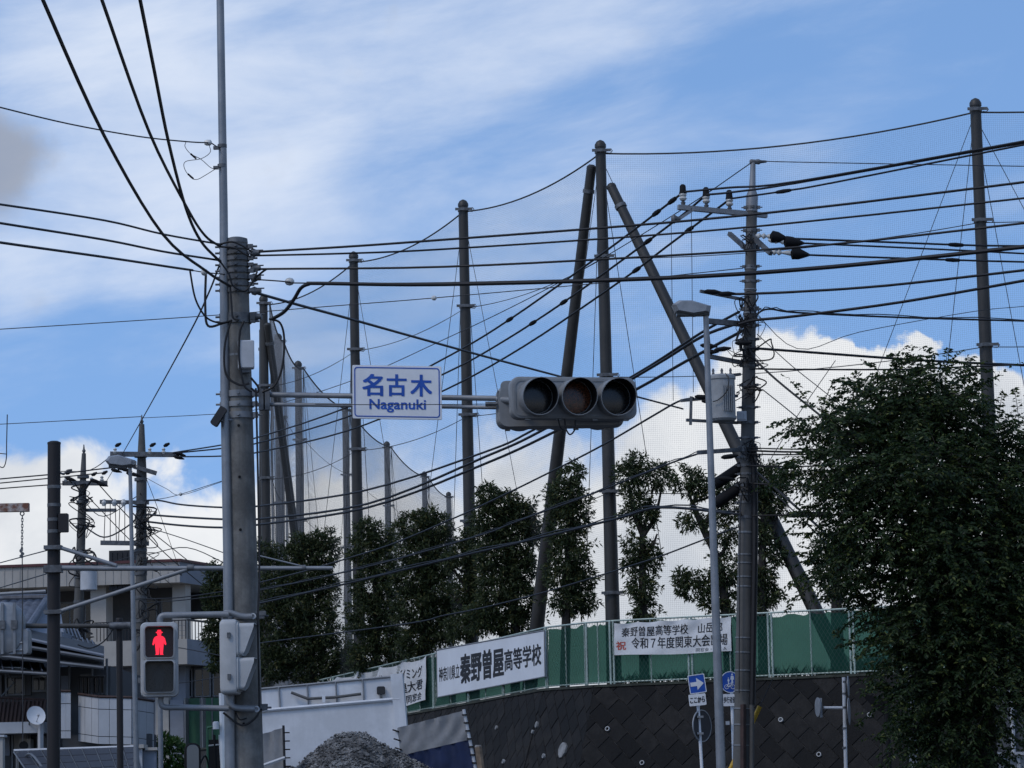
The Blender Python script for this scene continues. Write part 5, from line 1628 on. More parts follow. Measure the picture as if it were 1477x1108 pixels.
# slatted balcony
bal = MB().bb(xh(-80), xh(64), 75.6, 77.15, zh(1057), zh(1041)).build('balcony_slab', 'palepanel', hs, smooth=False)
MB().tube([V((xh(-80), 75.62, zh(1001))), V((xh(68), 75.62, zh(1010)))], .035, 6).build('balcony_rail', 'woodbrown', bal)
for k in range(26):
    x = xh(-78) + (xh(66) - xh(-78)) * k / 25
    zt = zh(1001) + (zh(1010)-zh(1001))*k/25
    MB().hexa([(x-.05, 75.60, zh(1041)), (x+.0, 75.60, zh(1041)), (x+.0, 75.64, zh(1041)), (x-.05, 75.64, zh(1041)), (x+.03, 75.60, zt), (x+.08, 75.60, zt), (x+.08, 75.64, zt), (x+.03, 75.64, zt)]).build('slat', 'woodbrown', bal, smooth=False)
MB().bb(xh(-80), xh(66), 75.66, 75.70, zh(1041), zh(1012)).build('balcony_screen', 'woodbrown', bal, smooth=False)
dr = V((.45, -.85, .28)).normalized()
cdish = P(51, 1033, 75.3)
ds = thing('satellite_dish', 'small white satellite dish fixed to the brown slatted balcony', 'dish', cdish)
MB().lathe(cdish, dr, [(-.02, .02), (0, .08), (.03, .19), (.055, .235), (.06, .235), (.035, .18), (.01, .05), (.008, .001)], 22).build('reflector', 'signwhite', ds)
MB().tube([cdish, cdish + V((-.16, .1, -.1)), cdish + V((-.2, .32, -.2))], .018, 6).build('mount', 'galv_pale', ds)
MB().tube([cdish + V((0, 0, -.2)), cdish + dr*.28 + V((0, 0, -.05))], .01, 5).build('feed_arm', 'boxgrey', ds)
MB().lathe(cdish + dr*.28 + V((0, 0, -.05)), -dr, [(0, .025), (.07, .03)], 8).build('feed_horn', 'boxgrey', ds)
MB().tube([V((xh(63), 75.5, zh(1040))), V((xh(63), 75.5, zh(1083)))], .07, 4).build('downpipe', 'palepanel', hs)

# more roofs, pipes and fittings of the crowded houses
for a, b, D0, D1 in (((72, 925), (142, 940), 78.5, 80.5), ((68, 908), (120, 925), 80, 82), ((-60, 962), (68, 970), 75.0, 77)):
    A, B = P(*a, D0), P(*b, D0); C_, D_ = P(b[0]-6, b[1]-14, D1), P(a[0], a[1]-14, D1)
    e = MB().quad(A, B, C_, D_, (0, 0, -.09)).build('lower_roof', 'roofdark', hs, smooth=False)
    for q in range(9):
        u = (q+.5)/9
        MB().tube([A.lerp(B, u) + V((0, 0, .03)), D_.lerp(C_, u) + V((0, 0, .03))], .022, 5).build('roof_batten', 'tile', e)
    MB().tube([A + V((0, -.05, -.04)), B + V((0, -.05, -.04))], .04, 6).build('gutter', 'frame', e)
for x, y0, y1 in ((9, 966, 1004), (69, 940, 1000), (100, 950, 1000), (133, 965, 1004), (154, 950, 1006), (40, 1056, 1108), (18, 1058, 1108)):
    MB().tube([P(x, y0, 77.0), P(x, y1, 77.0)], .03, 6).build('downpipe', 'frame', hs)
for x0, x1, y0, y1, m_ in ((88, 98, 975, 999, 'bluegrey'), (36, 45, 972, 1003, 'housewall'), (6, 14, 1062, 1090, 'bluegrey'), (20, 44, 1060, 1085, 'beige')):
    a, b = P(x0, y0, 77.12), P(x1, y1, 77.12)
    MB().bb(a.x, b.x, 77.12, 77.195, b.z, a.z).build('wall_panel', m_, hs, smooth=False)
for x0, x1, y0, y1 in ((113, 150, 975, 1003),):
    a, b = P(x0, y0, 76.9), P(x1, y1, 76.9)
    for q in range(8):
        x = a.x + (b.x-a.x)*q/7
        MB().bb(x-.015, x+.015, 76.88, 76.92, b.z, b.z + .45).build('window_rail', 'darkmetal', hs, smooth=False)
    MB().bb(a.x, b.x, 76.86, 76.879, b.z+.44, b.z+.48).build('window_rail', 'darkmetal', hs, smooth=False)
MB().tube([P(6, 962, 76.0), P(20, 985, 76.0), P(2, 1005, 76.0)], .02, 5).build('awning_stay', 'frame', hs)
MB().tube([P(-40, 964, 75.5), P(30, 965, 75.5), P(66, 975, 75.5)], .05, 6).build('laundry_beam', 'beige', hs)
acu = thing('air_conditioner', 'boxy outdoor air conditioner unit under the slatted balcony', 'air conditioner', P(36, 1085, 76.6))
a, b = P(28, 1066, 76.6), P(44, 1085, 76.6)
MB().bb(a.x, b.x, 76.6, 77.1, b.z, a.z).build('casing', 'beige', acu, smooth=False)
MB().lathe(((a.x+b.x)/2 - .03, 76.6, (a.z+b.z)/2), (0, -1, 0), [(0, .11), (.015, .11), (.015, .09), (.004, .09)], 18).build('fan_grille', 'darkmetal', acu)
MB().bb(a.x-.02, b.x+.02, 76.5, 77.12, 0, b.z-.002).build('stand', 'darkmetal', acu, smooth=False)
gpl = thing('gate_pillar', 'pale narrow gate pillar with flat cap left of the carport', 'pillar', V((*P(2, 1150, 68).xy, 0)))
a, b = P(-14, 1064, 68), P(6, 1108, 68)
MB().bb(a.x, b.x, 67.8, 68.1, 0, a.z).build('shaft', 'beige', gpl, smooth=False)
MB().bb(a.x-.04, b.x+.04, 67.75, 68.15, a.z+.002, a.z+.05).build('cap', 'palepanel', gpl, smooth=False)

# pale panelled balcony block beside it
pb_ = thing('panel_balcony', 'pale grey panelled balcony block jutting from the house behind carport', 'balcony', V((*P(150, 1150, DH).xy, 0)))
def pbl(x0, x1, y0, y1, D0, D1, name, m, parent):
    a, b = P(x0, y0, D0), P(x1, y1, D0)
    return MB().bb(a.x, b.x, D0, D1, b.z, a.z).build(name, m, parent, smooth=False)
A = [(88, 999, 75.3), (102, 999, 75.3), (113, 1003, 75.6), (142, 1007, 74.6), (190, 1008, 74.6), (222, 1013, 76.4)]
for (x0, y0, d0), (x1, y1, d1) in zip(A, A[1:]):
    if x0 == 102: continue
    nseg = 3 if x1 - x0 > 25 else 2
    for s in range(nseg):
        t0, t1 = s/nseg, (s+1)/nseg - .012
        for v0, v1 in ((0, .235), (.25, .83), (.845, 1.0)):
            f = lambda t, v: P(x0+(x1-x0)*t, y0+(y1-y0)*t + 66*v, d0+(d1-d0)*t)
            MB().quad(f(t0, v1), f(t1, v1), f(t1, v0), f(t0, v0), (0, .06, 0)).build('panel', 'palepanel', pb_, smooth=False)
    f = lambda t, v: P(x0+(x1-x0)*t, y0+(y1-y0)*t + 66*v, d0+(d1-d0)*t)
    MB().quad(f(0, 1), f(1, 1), f(1, -.02), f(0, -.02), (0, .1, 0)).v
    MB().quad(f(0, .99) + V((0, .04, 0)), f(1, .99) + V((0, .04, 0)), f(1, .01) + V((0, .04, 0)), f(0, .01) + V((0, .04, 0)), (0, .06, 0)).build('panel_backing', 'darkmetal', pb_, smooth=False)
    MB().tube([f(0, -.03), f(1, -.03)], .035, 6).build('handrail', 'woodbrown', pb_)
MB().bb(P(92, 1060, 76).x, P(218, 1060, 76).x, 75.8, 77.1, 0, P(150, 1060, 76).z).build('lower_wall', 'housewall', pb_, smooth=False)

# carport roof of smoked sheets
cpt = thing('carport', 'carport with smoked sheet roof and pale front beam below the balcony', 'carport', V((*P(110, 1150, 70).xy, 0)))
ca, cb2 = P(20, 1083, 72), P(196, 1077, 72)
cc, cd = P(205, 1112, 69.2), P(48, 1124, 69.2)
MB().tube([ca, cb2], .04, 6).build('beam', 'boxgrey', cpt)
nn_ = 9
for i in range(nn_):
    for j in range(4):
        f = lambda u, v: ca*(1-u)*(1-v) + cb2*u*(1-v) + cd*(1-u)*v + cc*u*v
        u0, u1, v0, v1 = i/nn_+.008, (i+1)/nn_-.008, j/4+.012, (j+1)/4-.012
        MB().quad(f(u0, v1), f(u1, v1), f(u1, v0), f(u0, v0), (0, 0, -.02)).build('sheet', 'polycarb', cpt, smooth=False)
for i in range(0, nn_+1, 1):
    MB().tube([f(i/nn_, 0) - V((0, 0, .03)), f(i/nn_, 1) - V((0, 0, .03))], .022, 5).build('rafter', 'frame', cpt)
for x in (26, 120, 190):
    p = P(x, 1085, 71.8)
    MB().tube([V((p.x, p.y, 0)), p], .05, 6).build('post', 'frame', cpt)
MB().tube(catmull([P(30, 1100, 71.8), P(45, 1088, 71), P(70, 1120, 70)], 4), .03, 5).build('brace', 'frame', cpt)
# white garden wall piers by the shrub
gw_ = thing('garden_wall', 'low white garden wall with capped pier beside the green shrub', 'wall', V((*P(205, 1150, 74).xy, 0)))
a, b = P(195, 1080, 74), P(208, 1108, 74)
MB().bb(a.x, b.x, 73.6, 74.2, 0, a.z).build('pier', 'palepanel', gw_, smooth=False)
MB().bb(a.x-.05, b.x+.05, 73.5, 74.3, a.z+.002, a.z+.09).build('pier_cap', 'beige', gw_, smooth=False)
a, b = P(208, 1083, 74), P(226, 1108, 74)
MB().bb(a.x+.003, b.x, 73.8, 74.1, 0, a.z).build('wall_panel', 'bluegrey', gw_, smooth=False)
MB().bb(a.x+.053, b.x+.05, 73.7, 74.2, a.z+.002, a.z+.07).build('wall_cap', 'beige', gw_, smooth=False)
gp = thing('conduit_post', 'slim grey round post standing under the pedestrian signal', 'post', extend_down(P(231, 1000, 58), P(232, 1108, 58), 0))
MB().tube([extend_down(P(231, 1000, 58), P(232, 1108, 58), 0), P(231, 1000, 58)], .045, 10).build('shaft', 'galv_pale', gp)
MB().lathe(P(231, 1000, 58), (0, 0, 1), [(-.03, .055), (.03, .05), (.05, .02)], 10).build('cap', 'galv_pale', gp)

# brown house and shed at the right edge
bh_ = thing('brown_house', 'brown sided house wall glimpsed behind the big tree', 'house', V((*P(1500, 1150, 64).xy, 0)))
a, b = P(1452, 928, 64), P(1600, 1018, 64)
MB().bb(a.x, b.x, 64, 67.5, 0, a.z).build('wall', 'housewall', bh_, smooth=False)
for k in range(7):
    x0 = a.x + .12 + k*.3
    MB().bb(x0, x0+.285, 63.96, 63.998, P(1477, 1018, 64).z, a.z-.02).build('siding_board', 'brownhouse', bh_, smooth=False)
MB().tube([V((a.x+.04, 63.95, 0)), V((a.x+.04, 63.95, a.z))], .045, 8).build('downpipe', 'boxgrey', bh_)
MB().bb(a.x-.3, b.x+.3, 63.6, 67.8, a.z+.002, a.z+.12).build('roof', 'roofdark', bh_, smooth=False)
sh_ = thing('storage_shed', 'grey corrugated shed top beneath the big tree', 'shed', V((*P(1470, 1150, 60).xy, 0)))
a, b = P(1442, 1090, 60), P(1540, 1108, 60)
MB().bb(a.x, b.x, 60, 61.5, 0, a.z).build('wall', 'signback', sh_, smooth=False)
MB().bb(a.x-.06, b.x+.06, 59.9, 61.6, a.z+.002, a.z+.06).build('roof', 'palepanel', sh_, smooth=False)
for k in range(5): MB().bb(a.x+.05+k*.27, a.x+.11+k*.27, 59.96, 59.998, 0, a.z-.01).build('rib', 'palepanel', sh_, smooth=False)

# ============================================================ dark signal pole with braced arm
DB = 48.0
a_, b_ = P(78, 640, DB), P(77, 1108, DB)
base = extend_down(a_, b_, 0)
dp = thing('dark_signal_pole', 'thick dark brown steel pole with braced horizontal arm', 'pole', base)
MB().tube([base, a_], .101, 20).build('shaft', 'brown', dp)
MB().lathe(a_, (0, 0, 1), [(-.01, .105), (.02, .104), (.04, .06)], 18).build('cap', 'brown', dp)
for y in (705, 731, 752, 769): MB().lathe(P(78, y, DB), (0, 0, 1), [(0, .106), (.05, .106)], 18).build('band', 'clamp', dp)
fr = facing(P(91, 754, DB-.1))
MB(fr).plate(rrect(.15, .29, .02), [(-.1, 0), (0, 0)]).build('control_box', 'brown', dp)
MB().tube([P(70, 819, DB-.12), P(150, 820, DB-.12), P(480, 819.5, DB-.5)], [.040, .040, .030], 12).build('arm', 'galv_pale', dp)
MB().tube([P(68, 789.5, DB-.12), P(90, 791, DB-.13), P(168, 816, DB-.16)], .032, 10).build('upper_brace', 'galv_pale', dp)
MB().tube([P(68, 884, DB-.12), P(86, 882, DB-.13), P(272, 821, DB-.26)], .034, 10).build('lower_brace', 'galv_pale', dp)
for y in (790, 821, 883): MB().box(tuple(P(77, y, DB-.06)), (.27, .22, .11 if y == 821 else .06)).build('arm_clamp', 'clamp', dp)
MB().lathe(P(270, 819, DB-.27), (1, 0, 0), [(0, .05), (.1, .05)], 10).build('arm_collar', 'clamp', dp)
MB().lathe(P(436, 819, DB-.46), (1, 0, 0), [(0, .045), (.05, .045)], 10).build('arm_collar', 'clamp', dp)
MB().tube([P(375, 802, DB-.42), P(437, 817, DB-.46)], .012, 5).build('stay', 'galv_pale', dp)
MB().tube(catmull([P(87, 682, DB), P(92, 684, DB), P(97, 679, DB), P(104, 678, DB)], 4), .018, 6).build('hook_bracket', 'clamp', dp)

# brown post, its arm and the back of another vehicle signal
DB2 = 52.0
a_, b_ = P(172, 894, DB2), P(173.5, 1108, DB2)
base = extend_down(a_, b_, 0)
bp = thing('brown_signal_post', 'slim brown post holding a horizontal arm to the left', 'pole', base)
MB().tube([base, a_], .055, 12).build('shaft', 'brown', bp)
MB().lathe(a_, (0, 0, 1), [(0, .058), (.03, .05)], 12).build('cap', 'brown', bp)
MB().tube([P(-60, 901, DB2-.1), P(60, 903, DB2-.1), P(180, 903, DB2)], [.042, .042, .036], 10).build('arm', 'concrete_dark', bp)
MB().lathe(P(158, 903, DB2-.1), (1, 0, 0), [(0, .06), (.35, .06)], 10).build('arm_clamp', 'clamp', bp)
MB().tube(catmull([P(165, 905, DB2-.1), P(150, 925, DB2-.1), P(130, 935, DB2-.1), P(112, 930, DB2-.1)], 5), .012, 5).build('cable_loop', 'cable', bp)
so3 = P(-32, 908, DB2-.35)
fr = facing(so3, 0)
sg3 = thing('turned_signal', 'grey ribbed back of a vehicle signal on the brown post arm', 'traffic signal', so3)
MB(fr).plate(rrect(1.55, .88, .30, 7), [(-.10, 0), (-.02, 0), (.05, .05), (.07, .12)]).build('housing', 'signback', sg3)
MB(fr).plate([(x, y-.22) for x, y in rrect(1.72, .42, .05, 4)], [(-.20, 0), (-.06, 0), (.03, .03)]).build('lower_housing', 'signback', sg3)
for x in (.42, .62): MB(fr).box((x, .0, .085), (.045, .84, .05)).build('mounting_rib', 'galv_pale', sg3, smooth=False)
for x in (.42, .62): MB(fr).box((x, .06, .12), (.10, .14, .06)).build('arm_clamp', 'clamp', sg3, smooth=False)
for y in (-.24, -.36): MB(fr).tube([(-.7, y, .035), (.74, y, .035)], .022, 6).build('seam', 'signback', sg3)
for k in (-.5, -.1, .3):
    MB().lathe(fr(k, .05, -.1), -fr.ez, [(0, .17), (.2, .17), (.2, .16), (.02, .16)], 18).build('visor', 'signback', sg3)

# ============================================================ crane beam and its chain, far left
DC = 44.0
cr = thing('crane_beam', 'rust streaked white crane beam end with hanging chain', 'crane', V((*P(-260, 1150, DC).xy, 0)))
A, B = P(-280, 738, DC), P(42, 732, DC)
bar(A, B, .118, 'rust', cr, 'beam')
bar(P(-262, 732, DC) - V((0, 0, P(-262, 732, DC).z)), P(-262, 732, DC) - V((0, 0, .06)), .16, 'rust', cr, 'mast')
MB().frame_ring(circ(.035, 12), circ(.02, 12), -.01, .01)
ck = MB(facing(P(32, 741, DC))); ck.frame_ring(circ(.034, 14), circ(.02, 14), -.012, .012); ck.build('eye_ring', 'clamp', cr)
for k in range(14):
    c_ = P(32.2 - k*.05, 746 + k*4.2, DC)
    f2 = facing(c_, 0 if k % 2 else math.pi/2)
    cm = MB(f2); cm.frame_ring(rrect(.032, .062, .015, 4), rrect(.016, .046, .007, 4), -.006, .006); cm.build('chain_link', 'clamp', cr)
MB().tube([P(32, 800, DC), P(32.6, 900, DC), P(32.8, 1070, DC)], .008, 5).build('load_wire', 'wire', cr)
MB().tube(catmull([P(32, 791, DC), P(29, 795, DC), P(34, 799, DC), P(29, 802, DC), P(33, 805, DC)], 4), .014, 5).build('hook', 'clamp', cr)
an = thing('wire_antenna', 'thin curved wire antenna against blue sky above the crane beam', 'antenna', V((*P(-30, 900, DH+2).xy, zh(905))))
MB().tube(catmull([P(10.5, 598, DH+2), P(9.5, 640, DH+2), P(9, 662, DH+2), P(5, 674, DH+2), P(-3, 672, DH+2)], 5), .014, 5).build('loop', 'wire', an)
MB().tube([P(9.2, 655, DH+2), P(-22, 652, DH+2)], .012, 5).build('boom', 'wire', an)
MB().tube([P(-22, 640, DH+2), V((P(-22, 640, DH+2).x, DH+2, zh(912)))], .02, 6).build('mast', 'wire', an)

# ============================================================ far utility poles on the left
def far_pole(label, D, top, low, arms, r0, r1, extra=None):
    a_, b_ = P(*top, D), P(*low, D)
    base = extend_down(a_, b_, 0)
    o = thing('utility_pole', label, 'utility pole', base)
    MB().tube([base, base.lerp(a_, .88), a_], [r1, r0*1.1, r0*.55], 12).build('shaft', 'concrete_far', o)
    MB().lathe(a_, (0, 0, 1), [(0, .03), (.08, .06), (.14, .03), (.28, .015)], 8).build('top_insulator', 'clamp', o)
    for x0, y0, x1, y1, w in arms: bar(P(x0, y0, D-.3), P(x1, y1, D-.2), w, 'clamp', o)
    return o
p204 = far_pole('grey utility pole with long crossarms behind the thin street lamp', 92.0, (204.5, 612), (202.5, 1108), ((159, 655, 258, 656, .14), (193, 673, 226, 683, .12), (144, 724, 215, 725, .11), (145, 783, 215, 784, .13)), .14, .19)
p120 = far_pole('weathered utility pole behind the dark brown signal pole', 98.0, (121, 654), (106, 1108), ((90, 697, 155, 697, .14), (118, 736, 168, 736, .10)), .12, .20)
for o, D, lst in ((p204, 91.5, ((166, 650), (216, 650), (236, 650))), (p120, 97.5, ((95, 690), (132, 692), (147, 690)))):
    for x, y in lst:
        MB().lathe(P(x, y+5, D), (0, 0, 1), [(0, .035), (.06, .07), (.1, .035), (.14, .06), (.18, .03)], 10).build('insulator', 'porcelain', o)
        MB().lathe(P(x, y-6, D), (1, 0, .5), [(0, .03), (.08, .06), (.2, .03)], 8).build('insulator_cap', 'black', o)
for x, y in ((168, 674), (160, 677), (175, 676), (182, 682), (188, 683), (130, 692), (140, 697), (94, 689), (252, 653), (250, 658)):
    MB().lathe(P(x, y, 91.3), (1, 0, -.3), [(0, .02), (.08, .06), (.2, .05), (.34, .015)], 8).build('clamp_cover', 'black', p204)
for k in range(9):
    MB().lathe(P(203, 660 + k*34, 92), (0, 0, 1), [(0, .19), (.09, .19)], 12).build('band', 'clamp', p204)
    MB().lathe(P(120 - k*1.0, 690 + k*36, 98), (0, 0, 1), [(0, .19), (.09, .19)], 12).build('band', 'clamp', p120)
tcn = P(128, 852, 97.4)
MB().lathe(tcn, (0, 0, 1), [(0, .22), (.02, .26), (.6, .26), (.62, .28), (.66, .27), (.68, .2)], 18).build('transformer', 'boxgrey', p120)
rk = random.Random(8)
for o, cx, ys, D in ((p204, 208, (735, 748, 760, 770, 810, 850, 880, 905, 925), 91.6), (p120, 118, (705, 730, 760, 800, 830, 905, 930, 940), 97.6)):
    for y0 in ys:
        for k in range(4):
            pts = [P(cx + rk.uniform(-6, 6), y0 + rk.uniform(-8, 8), D)]
            for j in range(3): pts.append(P(cx + rk.uniform(-18, 22), y0 + rk.uniform(-14, 22), D - rk.uniform(0, .3)))
            pts.append(P(cx + rk.uniform(-6, 6), y0 + rk.uniform(-8, 8), D))
            MB().tube(catmull(pts, 5), rk.choice((.012, .016, .026)), 4).build('slack_cable', 'cable', o)
for k in range(6):
    x = 152 + k*7
    MB().tube([P(x, 726, 91.7), P(x - 2 + k % 3*2, 782, 91.7)], .012, 4).build('drop_lead', 'wire', p204)
for x in (150, 165, 178): MB().lathe(P(x, 730, 91.7), (0, 0, 1), [(0, .05), (.1, .09), (.2, .04)], 8).build('insulator', 'porcelain', p204)

# ============================================================ overhead cables
G1 = 'cables from concrete pole to the right'
l1 = 'black cable strung from concrete pole past transformer pole'
cable([(362, 364), (500, 356), (640, 346), (960, 321.5), (1200, 297), (1477, 263), (1560, 252)], 30, 26, .012, l1 + ', topmost of them', G1)
cable([(362, 369), (500, 365.7), (640, 359.6), (960, 338), (1200, 316), (1477, 286), (1560, 277)], 30, 26.3, .010, l1 + ', second from the top of them', G1)
cable([(364, 404), (373, 397), (384, 389), (395, 388), (640, 385), (960, 369), (1200, 352.6), (1477, 322), (1560, 312)], 29.9, 26.6, .011, l1 + ', lowest of them', G1)
cable([(365, 403), (402, 405.5), (418, 407), (440, 408.5), (640, 408), (960, 399), (1200, 383), (1477, 354), (1560, 344)], 29.9, 26.9, .007, 'messenger wire with egg shaped white insulator beside concrete signal pole', None, name='messenger_wire')
ei = thing('egg_insulator', 'egg shaped white insulator on messenger wire beside concrete signal pole', 'insulator', P(418, 407, 29.8))
MB().lathe(P(411, 406.5, 29.8), (1, 0, 0), [(0, .012), (.015, .032), (.045, .040), (.075, .032), (.09, .012)], 12).build('body', 'porcelain', ei)
cable([(392, 461), (410, 450), (424, 432), (434, 416), (446, 410), (460, 409), (640, 410.5), (960, 401.5), (1200, 385.5), (1477, 356.5), (1560, 346.5)], 29.7, 26.9, .019, 'thickest black cable swooping up beside the net pole then running right', None)
cable([(363, 421), (430, 440), (500, 459), (600, 487), (720, 520), (860, 557), (985, 590)], 30, 53.6, .016, 'black cable sloping down right from concrete pole behind the vehicle signal', None)
cable([(455, 583), (560, 584), (700, 583), (718, 583)], 28.95, 29.0, .004, 'thin stay wire crossing in front of the name sign', None, name='stay_wire', m='wire', cat='wire')

G2 = 'cables overhead from concrete pole'
l2 = 'thick cable rising steeply overhead from concrete pole'
cable([(50, -30), (62, 0), (150, 195), (235, 338), (300, 393), (332, 413)], 19.5, 29.8, .014, l2 + ', farthest from the steel mast', G2)
cable([(136, -30), (147, 0), (215, 190), (270, 300), (296, 340), (318, 356)], 20.0, 29.8, .013, l2 + ', middle one', G2)
cable([(196, -30), (202, 0), (222, 100), (243, 205), (268, 300), (290, 348), (318, 378)], 20.5, 29.8, .014, l2 + ', nearest the steel mast', G2)
G3 = 'cables from concrete pole to the left'
l3 = 'black cable running left from the concrete pole'
cable([(-60, 287), (0, 295), (150, 318), (235, 338), (320, 353)], 23.5, 29.8, .010, l3 + ', topmost of them', G3)
cable([(-60, 312), (0, 322), (150, 346), (235, 363), (318, 376)], 23.8, 29.8, .011, l3 + ', second from the top of them', G3, wrap=0)
cable([(-60, 340), (0, 350), (150, 371), (250, 386), (278, 390)], 24.0, 29.5, .012, l3 + ', lowest of them', G3)
cable([(270, 389), (295, 393), (325, 396)], 29.5, 29.9, .006, 'short messenger wire with white insulator left of concrete pole', None, name='messenger_wire')
ei = thing('egg_insulator', 'egg shaped white insulator left of the concrete signal pole', 'insulator', P(294, 393, 29.6))
MB().lathe(P(290, 392.5, 29.6), (1, 0, -.05), [(0, .012), (.012, .03), (.03, .036), (.055, .028), (.065, .01)], 12).build('body', 'porcelain', ei)
cable([(274, 391), (280, 425), (288, 445), (300, 460), (318, 466), (335, 462)], 29.6, 29.7, .010, 'slack black cable loop drooping left of the concrete pole', None)
sw = cable([(-60, 139), (0, 155), (100, 179), (200, 197), (270, 204.5), (300, 206)], 24, 29.7, .007, 'thin twisted wire ending at the top of the steel mast', None, name='service_wire', m='wire', cat='wire')
eb = thing('mast_bracket', 'wire clamp with loose leads on the tall steel mast', 'bracket', P(300, 206, 29.75))
MB().lathe(P(295, 206, 29.72), (1, 0, 0), [(0, .02), (.02, .03), (.055, .03), (.07, .015)], 8).build('wedge_clamp', 'porcelain', eb)
MB().tube([P(304, 206, 29.72), P(313, 212, 29.74)], .007, 5).build('link', 'clamp', eb)
for y in (213.5, 242): MB().lathe(P(320.5, y, 29.94), (0, 0, 1), [(0, .046), (.035, .046)], 12).build('strap', 'clamp', eb)
for y in (213.5, 242): MB().box(tuple(P(311.5, y, 29.9)), (.05, .04, .03)).build('lug', 'clamp', eb)
for pts in ([(268, 205), (267, 212), (275, 222), (290, 230), (304, 242), (312, 243)], [(302, 210), (303, 220), (290, 229), (268, 233), (266, 243), (275, 256), (284, 259), (296, 253), (312, 243)]):
    MB().tube(catmull([P(x, y, 29.7) for x, y in pts], 6), .0035, 5).build('loose_lead', 'wire', eb)
for a, b in (((275, 222), (283, 229)), ((271, 251), (279, 258))):
    MB().tube([P(*a, 29.69), P(*b, 29.69)], .010, 6).build('connector', 'black', eb)
cable([(316, 384), (300, 425), (270, 487), (205, 605), (165, 675), (150, 700)], 29.9, 97, .010, 'black cable running from concrete pole down behind the left street lamp', None)
cable([(-60, 478), (0, 475), (280, 457), (500, 440), (625, 430), (870, 408), (1072, 387)], 58, 54, .009, 'thin wire with bead insulator passing behind the concrete pole', None, name='thin_wire', m='wire', cat='wire')
ei = thing('bead_insulator', 'small bead insulator on thin wire between net poles', 'insulator', P(626, 430, 55.5))
MB().lathe(P(622, 430, 55.5), (1, 0, 0), [(0, .015), (.03, .045), (.07, .045), (.1, .015)], 10).build('body', 'porcelain', ei)

G4 = 'high voltage lines between far pole and transformer pole'
l4 = 'high voltage line climbing from far pole to transformer pole'
cable([(250, 653), (320, 642), (365, 633), (500, 588), (645, 515), (735, 461), (870, 365), (960, 297), (986, 277)], 91.7, 53.6, .022, l4 + ', topmost of them', G4, sleeves=(735, 945, 972))
cable([(250, 654), (320, 647), (365, 641), (500, 602), (637, 541), (712, 501), (813, 436), (960, 329), (1019, 281)], 91.7, 53.7, .022, l4 + ', second from the top of them', G4, sleeves=(775, 818, 940))
cable([(252, 659), (320, 658), (365, 654), (500, 622), (637, 565), (755, 500), (900, 402), (960, 357), (1052, 288)], 91.7, 53.9, .022, l4 + ', lowest of them', G4, sleeves=(910, 1002))
cable([(204.5, 603), (300, 598), (365, 592), (500, 552), (640, 490), (760, 432), (870, 372), (1000, 292), (1082, 236)], 92, 54, .010, 'thin ground wire joining the tops of far pole and transformer pole', None, name='ground_wire', m='wire', cat='wire')
cable([(-60, 614), (0, 612), (204.5, 601)], 95, 92, .012, 'thin ground wire leaving the far pole top to the left', None, name='ground_wire', m='wire', cat='wire')
G5 = 'telephone cables between far pole and transformer pole'
l5 = 'telephone cable sagging from far pole to transformer pole'
cable([(208, 722), (230, 722), (262, 728), (320, 732), (365, 731), (525, 708), (700, 652), (770, 620), (914, 542), (1010, 481), (1066, 450)], 91.6, 53.8, .026, l5 + ', topmost of them', G5)
cable([(208, 742), (262, 746), (320, 749), (365, 749.5), (530, 727), (700, 659), (782, 621), (940, 530), (1012, 486), (1066, 466)], 91.6, 53.8, .030, l5 + ', second from the top of them', G5)
cable([(208, 752), (262, 758), (320, 761), (365, 758), (532, 732), (700, 669), (804, 621), (923, 559), (990, 521), (1070, 478)], 91.6, 53.8, .030, l5 + ', lowest of them', G5)
G6 = 'low cables crossing in front of the evergreen trees'
l6 = 'slim cable crossing the evergreens up to transformer pole'
cable([(372, 841), (440, 824), (480, 812), (560, 787), (640, 754), (700, 727), (790, 683), (868, 643), (940, 601), (977, 580), (1000, 574)], 80, 53.7, .019, l6 + ', topmost of them', G6)
cable([(372, 852), (460, 834), (571, 807), (700, 770), (741, 754), (853, 713), (960, 671), (1012, 653)], 80, 53.7, .018, l6 + ', second from the top of them', G6, wrap=.5)
cable([(372, 871), (500, 842), (640, 808), (778, 776), (891, 748), (955, 732), (1068, 742)], 80, 53.8, .026, l6 + ', third from the top of them', G6, wrap=.5)
cable([(372, 928), (585, 900), (640, 888), (700, 876), (790, 853), (911, 816), (954, 802), (1022, 776), (1066, 760)], 80, 53.9, .016, l6 + ', lowest of them', G6)
cable([(210, 760), (262, 776), (330, 800), (372, 815)], 91.6, 80, .014, 'slim cable dropping from far left pole behind concrete pole', None)
G7 = 'lines from transformer pole to the right'
l7 = 'high voltage line leaving insulators of transformer pole rightwards'
cable([(986, 277), (1050, 271), (1150, 262), (1477, 204), (1560, 188)], 53.6, 47, .020, l7 + ', topmost of them', G7)
cable([(1019, 281), (1060, 277), (1150, 264), (1477, 206), (1560, 190)], 53.7, 47.2, .020, l7 + ', second from the top of them', G7)
cable([(1052, 287), (1130, 276), (1200, 264), (1477, 209), (1560, 194)], 53.9, 47.4, .018, l7 + ', lowest of them', G7, sleeves=(1132,))
cable([(1086, 232), (1150, 234), (1477, 240), (1560, 241)], 54, 54, .009, 'thin ground wire leaving top of transformer pole to the right', None, name='ground_wire', m='wire', cat='wire')
l8, G8 = 'covered line leaving black clamp covers of transformer pole', 'covered lines right of transformer pole'
cable([(1136, 344.5), (1160, 345), (1280, 349.5), (1400, 354), (1477, 355), (1560, 356)], 53.6, 58, .020, l8 + ', topmost of them', G8, sleeves=(1385,))
cable([(1158, 351), (1250, 355), (1400, 362), (1477, 366), (1560, 370)], 53.6, 58, .018, l8 + ', second from the top of them', G8)
